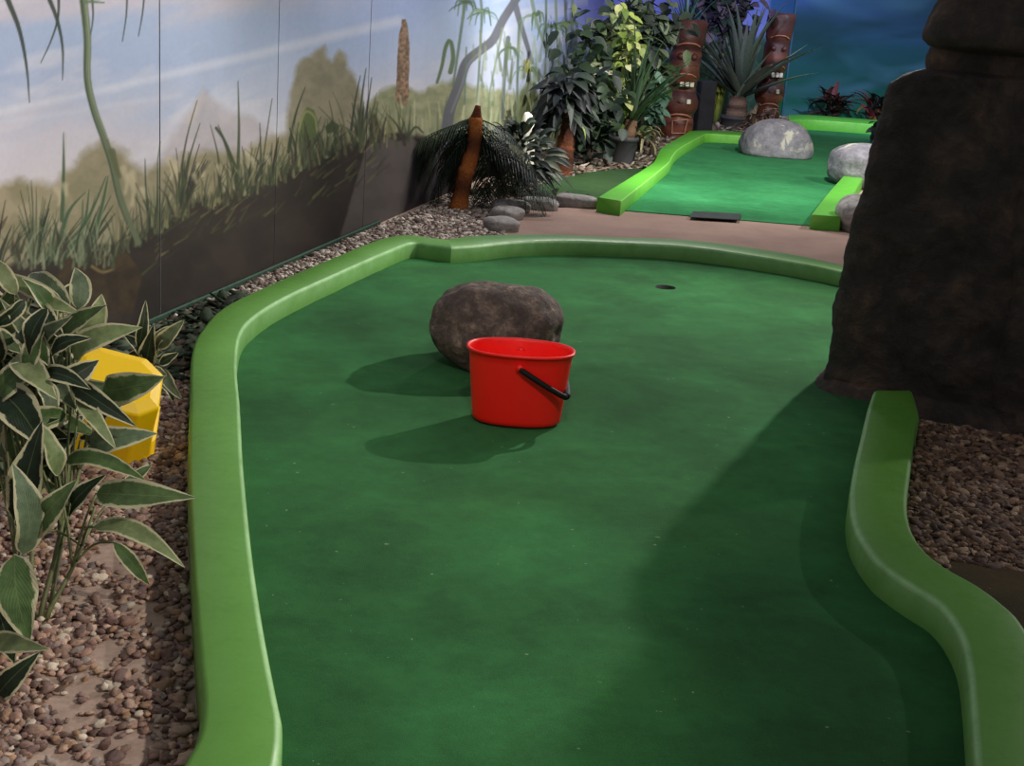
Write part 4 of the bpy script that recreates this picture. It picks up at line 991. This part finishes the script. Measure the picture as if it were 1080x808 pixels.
cr = MB(); trunk(cr, [top - Vector((0, 0, .02)), top + Vector((.01, 0, .08))], .042, .016, rgb(110, 60, 36), rgb(90, 46, 30), rings=6); cr.build('crown_bud', M_BARK, t)
# short stump palm with broad dark leaves
b1 = G(592, 186); b1 = Vector((b1.x, b1.y, 0)); top = AT(602, 118, b1.y)
t = thing('palm_tree', b1, 'short reddish brown trunk under a dark drooping leaf crown, left of the grey pot', 'palm')
tr = MB(); trunk(tr, [b1, b1.lerp(top, .45), b1.lerp(top, .5), top], .088, .055, rgb(66, 38, 30), rgb(112, 66, 46)); tr.build('trunk', M_BARK, t)
lf = MB()
for i in range(120):
    az = random.uniform(0, 2 * PI); e = random.uniform(-.6, .9); d = Vector((math.cos(az) * math.cos(e), math.sin(az) * math.cos(e), math.sin(e)))
    ovate(lf, top + Vector((-.05, 0, random.uniform(-.05, .28))) + d * .08, d + Vector((0, 0, -.3)), random.uniform(.14, .26), random.uniform(.06, .10), random.choice([rgb(20, 24, 24), rgb(28, 34, 30), rgb(34, 44, 34), rgb(16, 20, 20)]), bend=.45)
for i in range(14):
    sword(lf, top + Vector((.02, -.03, -.05)), random.uniform(0, 2 * PI), random.uniform(.25, .4), .03, random.uniform(-.4, .6), 1.3, random.choice([rgb(112, 132, 60), rgb(150, 154, 120), rgb(70, 90, 50)]))
lf.build('foliage', M_LEAF, t)
# low bush of dark striped leaves
b2 = AT(545, 205, 9.9); b2 = Vector((b2.x, 9.9, 0))
t = thing('leafy_bush', b2, 'low dark bush with grey striped leaves between the two palm trunks', 'bush')
lf = MB()
for i in range(190):
    az = random.uniform(0, 2 * PI); e = random.uniform(-.2, 1.2); r_ = random.uniform(.05, .24); d = Vector((math.cos(az) * math.cos(e), math.sin(az) * math.cos(e), math.sin(e)))
    ovate(lf, b2 + Vector((0, 0, .18)) + Vector((d.x * r_, d.y * r_, abs(d.z) * .32)), d, random.uniform(.14, .24), random.uniform(.04, .07), random.choice([rgb(34, 44, 36), rgb(50, 62, 50), rgb(110, 118, 96), rgb(30, 36, 32)]), bend=.5)
for i in range(9):
    ovate(lf, b2 + Vector((random.uniform(-.2, .35), -.1, .04)), (random.uniform(-1, 1), -.6, random.uniform(.1, .8)), .16, .05, rgb(150, 158, 130))
lf.build('foliage', M_LEAF, t)
sm = MB()
for i in range(9): sm.tube([b2 + Vector((random.uniform(-.03, .03), 0, 0)), b2 + Vector((random.uniform(-.15, .15), random.uniform(-.1, .1), .3))], .006, jit(rgb(70, 66, 44)), 6)
sm.build('stem', M_BARK, t)
# grey pot with tall strap leaves
def pot(name, c, r, h, t, mat=M_POT):
    mb = MB(); n = 40; ring = lambda rr, z: [c + Vector((rr * math.cos(k * 2 * PI / n), rr * math.sin(k * 2 * PI / n), z)) for k in range(n)]
    mb.grid([ring(.001, 0), ring(r * .86, 0), ring(r * .88, .01), ring(r * .97, h - .04), ring(r * 1.04, h - .038), ring(r * 1.05, h - .003), ring(r * 1.02, h), ring(r * .97, h), ring(r * .95, h - .04), ring(.001, h - .035)], close=True)
    return mb.build(name, mat, t)
b3 = G(656, 176); b3 = Vector((b3.x, b3.y + .12, 0))
t = thing('potted_plant', b3, 'grey pot of long dark strap leaves beside the stepped lime kerb', 'plant')
pot('pot', b3, .135, .27, t)
st = MB(); trunk(st, [b3 + Vector((.03, 0, .22)), b3 + Vector((.06, 0, .42))], .07, .055, rgb(120, 92, 70), rgb(90, 64, 50), rings=12); st.build('stem', M_BARK, t)
lf = MB()
for i in range(54):
    sword(lf, b3 + Vector((.06, 0, random.uniform(.32, .48))), random.uniform(0, 2 * PI), random.uniform(.5, .95), random.uniform(.03, .05), random.uniform(.5, 1.5), random.uniform(.1, .8), random.choice(GREENS + [rgb(88, 104, 84)]), rgb(70, 92, 70))
for i in range(16):
    sword(lf, b3 + Vector((.18, -.02, random.uniform(.25, .35))), random.uniform(0, 2 * PI), random.uniform(.2, .32), .03, random.uniform(0, .8), 2.2, random.choice([rgb(134, 126, 84), rgb(110, 104, 70), rgb(154, 146, 108)]))
lf.build('foliage', M_LEAF, t)
# yellow green climber above the pot
b4 = Vector((b3.x - .08, b3.y + .25, 0))
t = thing('climbing_plant', b4, 'tall climber with yellow green and cream heart leaves behind the grey pot', 'plant')
sm = MB(); sm.tube(catmull([b4, b4 + Vector((.03, 0, .5)), b4 + Vector((0, 0, 1.15))], 12), .03, rgb(70, 56, 40), 10); sm.build('stem', M_BARK, t)
lf = MB()
def heart(cx, cy, Y, L, cols_, n, rx, ry):
    for _ in range(n):
        x = cx + random.gauss(0, rx); y = cy + random.gauss(0, ry); p = AT(x, y, Y + random.uniform(-.12, .12))
        ovate(lf, p, (random.uniform(-1, 1), random.uniform(-.7, 0), random.uniform(-1.1, .3)), L * random.uniform(.7, 1.3), L * .75, random.choice(cols_), bend=.2)
YG = [rgb(156, 168, 84), rgb(120, 136, 62), rgb(180, 184, 120), rgb(96, 116, 52)]
heart(662, 42, b4.y - .15, .10, YG, 70, 7, 14); heart(656, 88, b4.y - .25, .11, YG + [rgb(190, 188, 140)], 44, 7, 16); heart(628, 84, b4.y - .2, .17, [rgb(196, 190, 160), rgb(160, 164, 120), rgb(60, 80, 50)], 18, 9, 10)
heart(640, 112, b4.y - .25, .14, [rgb(200, 196, 160), rgb(176, 178, 110), rgb(60, 80, 50)], 18, 8, 8); heart(636, 52, b4.y + .1, .11, GREENS + [rgb(110, 122, 76), rgb(120, 130, 90)], 190, 16, 20); heart(655, 105, b4.y, .11, GREENS, 80, 16, 18)
lf.build('foliage', M_LEAF, t)
# dark crown over the pot
def clump(name, label, base, cx, cy, Y, n, rx, ry, L, cols_, cat='plant', stem=True, straps=0, trunk_h=.9):
    global lf
    base = Vector(base); t = thing(name, base, label, cat)
    lf = MB(); heart(cx, cy, Y, L, cols_, n, rx, ry)
    c = AT(cx, cy, Y)
    for _ in range(straps): sword(lf, c + Vector((random.gauss(0, .08), 0, random.gauss(-.05, .08))), random.uniform(0, 2 * PI), random.uniform(.4, .7), .035, random.uniform(.2, 1.4), 1.0, random.choice(cols_))
    lf.build('foliage', M_LEAF, t)
    sm = MB(); sm.tube(catmull([base, base.lerp(c, .5) + Vector((.02, 0, 0)), c], 12), [.03 - .0015 * i for i in range(12)], rgb(62, 52, 42), 9, True, .05); sm.build('stem', M_BARK, t)
def gb(px_, Y): p = AT(px_, 150, Y); return (p.x, Y, 0)
clump('leafy_tree', 'tall dark leafy plant leaning over the grey pot, against the blue sky mural', gb(676, 13.6), 674, 26, 13.6, 300, 20, 13, .14, [rgb(56, 68, 52), rgb(36, 44, 36), rgb(84, 94, 76), rgb(106, 116, 90), rgb(50, 62, 58)], straps=34)
clump('leafy_tree', 'dense dark foliage left of the first carved totem', gb(688, 14.0), 684, 70, 14.0, 240, 10, 22, .12, GREENS + [rgb(24, 34, 28)], straps=22)
clump('leafy_bush', 'blue green bush at the foot of the first carved totem', gb(688, 13.2), 690, 108, 13.2, 70, 6, 11, .11, [rgb(60, 92, 74), rgb(40, 64, 50), rgb(80, 110, 90)])
clump('leafy_bush', 'dense dark bush behind the short brown trunk', gb(622, 12.0), 620, 110, 12.0, 220, 17, 28, .13, [rgb(24, 36, 26), rgb(34, 48, 32), rgb(48, 64, 42)])
clump('leafy_tree', 'purplish dark leafed plant rising above the potted yucca', gb(745, 17.9), 766, 10, 17.9, 190, 16, 12, .17, [rgb(44, 40, 52), rgb(60, 56, 66), rgb(96, 84, 96), rgb(40, 60, 50)], straps=14)
# spiky blue green fronds behind the first totem
b5 = Vector(gb(722, 15.8)); t = thing('palm_tree', b5, 'blue green fan of spiky fronds above the first carved totem', 'palm'); fr = MB(); c5 = AT(722, 40, 15.8)
for i in range(46): sword(fr, c5 + Vector((0, 0, random.uniform(-.15, .1))), random.uniform(0, 2 * PI), random.uniform(.45, .8), .035, random.uniform(-.2, 1.4), .5, random.choice([rgb(58, 88, 84), rgb(70, 104, 96), rgb(40, 66, 58)]))
fr.build('fronds', M_LEAF, t); tr = MB(); trunk(tr, [b5, c5], .05, .05, rgb(60, 52, 44), rgb(80, 66, 52)); tr.build('trunk', M_BARK, t)

# yucca in a dark pot
b6 = G(776, 137); b6 = Vector((b6.x, b6.y + .1, 0))
t = thing('potted_yucca', b6, 'big spiky yucca in a dark pot between the two carved totems', 'plant')
pot('pot', b6, .20, .17, t)
tr = MB(); trunk(tr, [b6 + Vector((0, 0, .14)), b6 + Vector((0, 0, .42))], .15, .10, rgb(126, 104, 86), rgb(86, 64, 54)); tr.build('trunk', M_BARK, t)
lf = MB()
for i in range(46):
    e = random.uniform(.45, 1.5); sword(lf, b6 + Vector((random.uniform(-.03, .03), -.02, random.uniform(.34, .46))), i * 2.399, random.uniform(.85, 1.4), random.uniform(.09, .13), e, random.uniform(0, .5), random.choice([rgb(48, 66, 50), rgb(80, 96, 80), rgb(34, 50, 38), rgb(112, 124, 108)]), rgb(124, 132, 120), fold=.6)
lf.build('foliage', M_LEAF, t)
# yellow edged snake plant
b7 = AT(755, 133, 18.0); b7 = Vector((b7.x, 18.0, 0)); t = thing('snake_plant', b7, 'yellow edged upright leaves behind the yucca, beside the dark column', 'plant'); lf = MB()
for i, (az, L) in enumerate([(0, 1.5), (1.5, 1.2), (3.1, .8), (4.5, .5), (2.2, 1.6), (5.2, .9)]): sword(lf, b7 + Vector((math.cos(az) * .04, math.sin(az) * .04, 0)), az, L * .9, .07, 1.5, .05, rgb(150, 158, 50) if i % 2 == 0 else rgb(60, 84, 44), rgb(170, 176, 60))
lf.build('foliage', M_LEAF, t)
# dry drooping leaves between yucca and boulder
b8 = AT(797, 133, 16.3); b8 = Vector((b8.x, 16.3, 0)); t = thing('withered_plant', b8, 'heap of pale brown withered leaves right of the yucca pot', 'plant'); lf = MB()
for i in range(34): sword(lf, b8 + Vector((random.uniform(-.12, .12), random.uniform(-.1, .1), random.uniform(.05, .25))), random.uniform(0, 2 * PI), random.uniform(.25, .45), .05, random.uniform(.2, 1.4), 1.8, random.choice([rgb(150, 128, 110), rgb(118, 92, 78), rgb(172, 156, 140), rgb(98, 74, 62)]))
lf.build('foliage', M_DRY, t)
# dark column behind
mb = MB(); p = AT(741, 132, 16.5); mb.box((p.x, 16.5, .32), (.2, .18, .64), .2, bev=.012); o = mb.build('dark_box', M_DARKW, origin=(p.x, 16.5, 0), smooth=False)
tag(o, 'narrow dark upright box between the first totem and the yucca pot', 'box')

# carved totems
def totem(base, h, r, lean, label, seed):
    base = Vector(base); t = thing('tiki_totem', base, label, 'totem', 'carved wooden totems'); rs = random.Random(seed)
    axis = Vector(lean) + Vector((0, 0, 1))
    prof = [(0, .86), (.03, .92), (.06, .9), (.10, .96), (.14, 1.0), (.18, .98), (.215, .80), (.235, .98), (.28, 1.08), (.33, 1.10), (.38, 1.0), (.41, .86), (.43, .84), (.47, .80), (.50, .86), (.54, .96), (.58, .96), (.62, .94), (.68, .92), (.72, .92), (.76, .86), (.79, .98), (.86, 1.02), (.93, 1.04), (.97, 1.04), (1.0, .98)]
    n = 40; mb = MB(); rows = []; cs = []
    for k, w in prof:
        row = []
        for j in range(n):
            a = j * 2 * PI / n; fr_ = max(0, math.cos(a + PI / 2)) ** 3
            bump_ = 1 + .04 * math.sin(a * 6 + k * 30) + fr_ * (.22 * math.exp(-((k - .62) / .05) ** 2) + .16 * math.exp(-((k - .54) / .02) ** 2) - .22 * math.exp(-((k - .46) / .035) ** 2) + .12 * math.exp(-((k - .80) / .02) ** 2) - .15 * math.exp(-((k - .75) / .02) ** 2))
            row.append(base + axis * k * h + Vector((math.cos(a), math.sin(a), 0)) * r * w * bump_)
        rows.append(row); cs.append(jit(rs.choice([rgb(100, 54, 42), rgb(82, 42, 36), rgb(120, 66, 48), rgb(70, 36, 34)]), .1))
    mb.grid(rows, cs, True); k0 = len(mb.v); mb.f.append(tuple(range(k0 - n, k0)))
    mb.build('carved_post', M_WOOD, t)
    fc = lambda k, dx, out=0.0: base + axis * k * h + Vector((dx * r, -r * (1.0 + out), 0))
    for k, wd_, th in ((.47, .6, .10), (.335, .5, .06)):
        mo = MB(); P = catmull([fc(k + .01, -wd_, -.3), fc(k - .01, -wd_ * .5, .0), fc(k - .015, 0, .06), fc(k - .01, wd_ * .5, .0), fc(k + .01, wd_, -.3)], 14); mo.tube(P, th * r, rgb(30, 16, 14), 8)
        mo.build('mouth', M_WOOD, t, label='dark carved mouth slit')
    for k, dx in ((.485, -.16), (.487, .16), (.487, .46), (.345, .40)):
        te = MB(); te.box(fc(k - .012, dx, .15 - .25 * dx * dx), (.25 * r, .14 * r, .040 * h), 0, bev=.006); te.build('tooth', M_WHITE, t, label='white square tooth', smooth=False)
    for dx in (-.40, .40):
        e = MB(); q = fc(.70, dx, -.06); e.tube([q + Vector((0, .03, 0)), q + Vector((0, -.03, 0))], [.22 * r, .15 * r], rgb(92, 48, 38), 14); e.build('eye', M_WOOD, t, label='round carved eye')
    for k in (.55, .215, .80):
        li_ = MB(); P = catmull([fc(k - .015, -.7, -.3), fc(k + .006, -.35, .06), fc(k + .01, 0, .12), fc(k + .006, .35, .06), fc(k - .015, .7, -.3)], 14); li_.tube(P, .055 * r, rgb(176, 112, 88), 8)
        li_.build('carved_band', M_WOOD, t)
    fr_ = MB(); sq = [fc(.165, -.42, .0), fc(.185, .5, .0), fc(.07, .42, .0), fc(.06, -.36, .0)]
    fr_.tube(sq + sq[:2], .05 * r, rgb(176, 124, 104), 8); fr_.build('carved_frame', M_WOOD, t, label='pale square frame carved near the foot')
p = G(712, 147); totem((p.x, p.y, 0), 1.34, .185, (.03, 0, 0), 'reddish brown carved totem with white teeth, left of the yucca', 2)
p = AT(806, 133, 18.2); totem((p.x, 18.2, 0), 1.5, .175, (.04, 0, 0), 'brown carved totem partly hidden by the yucca, nearest the back wall', 5)

# small bromeliads beyond the far kerb
def rosette(px_, py, Y, L, n, cs, label):
    p = AT(px_, py, Y); b = Vector((p.x, Y, 0)); t = thing('bromeliad', b, label, 'plant', 'small plants at the back wall'); lf = MB()
    for i in range(n): sword(lf, b + Vector((random.uniform(-.12, .12), random.uniform(-.08, .08), random.uniform(.02, .3))), random.uniform(0, 2 * PI), L * random.uniform(.6, 1.1), .10, random.uniform(-.1, 1.3), 1.0, random.choice(cs))
    lf.build('foliage', M_LEAF, t)
    sm = MB(); sm.tube([b, b + Vector((0, 0, .3))], .03, rgb(50, 40, 34), 8); sm.build('stem', M_BARK, t)
rosette(877, 122, 20.6, .44, 70, [rgb(50, 50, 44), rgb(34, 44, 38), rgb(120, 66, 66), rgb(72, 62, 50)], 'dark spiky plant with a few red leaves at the back wall, left of the other')
rosette(923, 125, 20.6, .40, 50, [rgb(150, 60, 74), rgb(40, 50, 46), rgb(150, 104, 60), rgb(60, 40, 44)], 'red leaved plant at the back wall next to the statue')
p = AT(931, 145, 16.2); b = Vector((p.x, 16.2, CT)); t = thing('leafy_bush', b, 'small dark teal bush on the far lane behind the half hidden boulder', 'bush'); lf = MB()
heart(932, 140, 16.2, .12, [rgb(34, 60, 60), rgb(24, 40, 40), rgb(70, 90, 90)], 60, 6, 5); lf.build('foliage', M_LEAF, t)

# ------------------------------------------------------------------ light
def spot(name, loc, aim, energy, size, blend_, col=(1, 1, 1), rad=.05):
    l = bpy.data.lights.new(name, 'SPOT'); l.energy = energy; l.spot_size = math.radians(size); l.spot_blend = blend_; l.color = col; l.shadow_soft_size = rad
    o = bpy.data.objects.new(name, l); COL.objects.link(o); o.location = loc
    o.rotation_euler = (Vector(aim) - Vector(loc)).to_track_quat('-Z', 'Y').to_euler(); return o
spot('spot_light', (2.75, 8.0, 2.9), (.0, 4.6, 0), 520, 70, .6, (1, .97, .9), .05)
spot('spot_light', (6.2, 7.0, 2.8), (.0, 3.7, 0), 240, 56, .6, (1, .97, .92), .07)
spot('spot_light', (2.4, 1.2, 2.8), (-1.35, 3.0, .2), 290, 42, .7, (1, .93, .84), .05)
spot('spot_light', (.1, 1.5, 2.7), (.05, 4.1, .15), 95, 40, .8, (1, .96, .88), .1)  # added fill light for the bucket and boulder fronts, not a known fixture
spot('spot_light', (.3, 4.2, 3.1), (-1.7, 4.8, 1.4), 105, 66, .8, (1, .97, .95), .1)  # added wash, put in to brighten the near mural
spot('spot_light', (.9, 7.2, 3.1), (-1.0, 7.8, 1.2), 135, 64, .8, (1, .97, .95), .1)  # second added wash, brightens the mural further along
spot('spot_light', (2.2, 9.0, 3.1), (.9, 13.0, .2), 560, 85, .7, (1, .99, .96), .08)
spot('spot_light', (.9, 10.6, 3.1), (.2, 9.4, 0), 190, 100, .7, (1, .97, .93), .08)  # extra light added to lift the path and rear bed
spot('spot_light', (4.6, 10.5, 3.1), (2.0, 11.5, .0), 300, 95, .7, (1, 1, .98), .08)
spot('spot_light', (5.0, 15.5, 3.1), (5.2, 21.5, .8), 480, 90, .8, (.6, .78, 1), .1)
spot('spot_light', (1.8, 14.2, 3.1), (2.6, 19.5, 1.2), 220, 80, .8, (.6, .65, 1), .1)
w = bpy.data.worlds.new('world'); SC.world = w; w.use_nodes = True
w.node_tree.nodes['Background'].inputs[0].default_value = (.95, .97, 1, 1); w.node_tree.nodes['Background'].inputs[1].default_value = .16

SC.view_settings.view_transform = 'Standard'; SC.view_settings.look = 'None'; SC.view_settings.gamma = 1; SC.view_settings.use_curve_mapping = False
SC.view_settings.exposure = .52
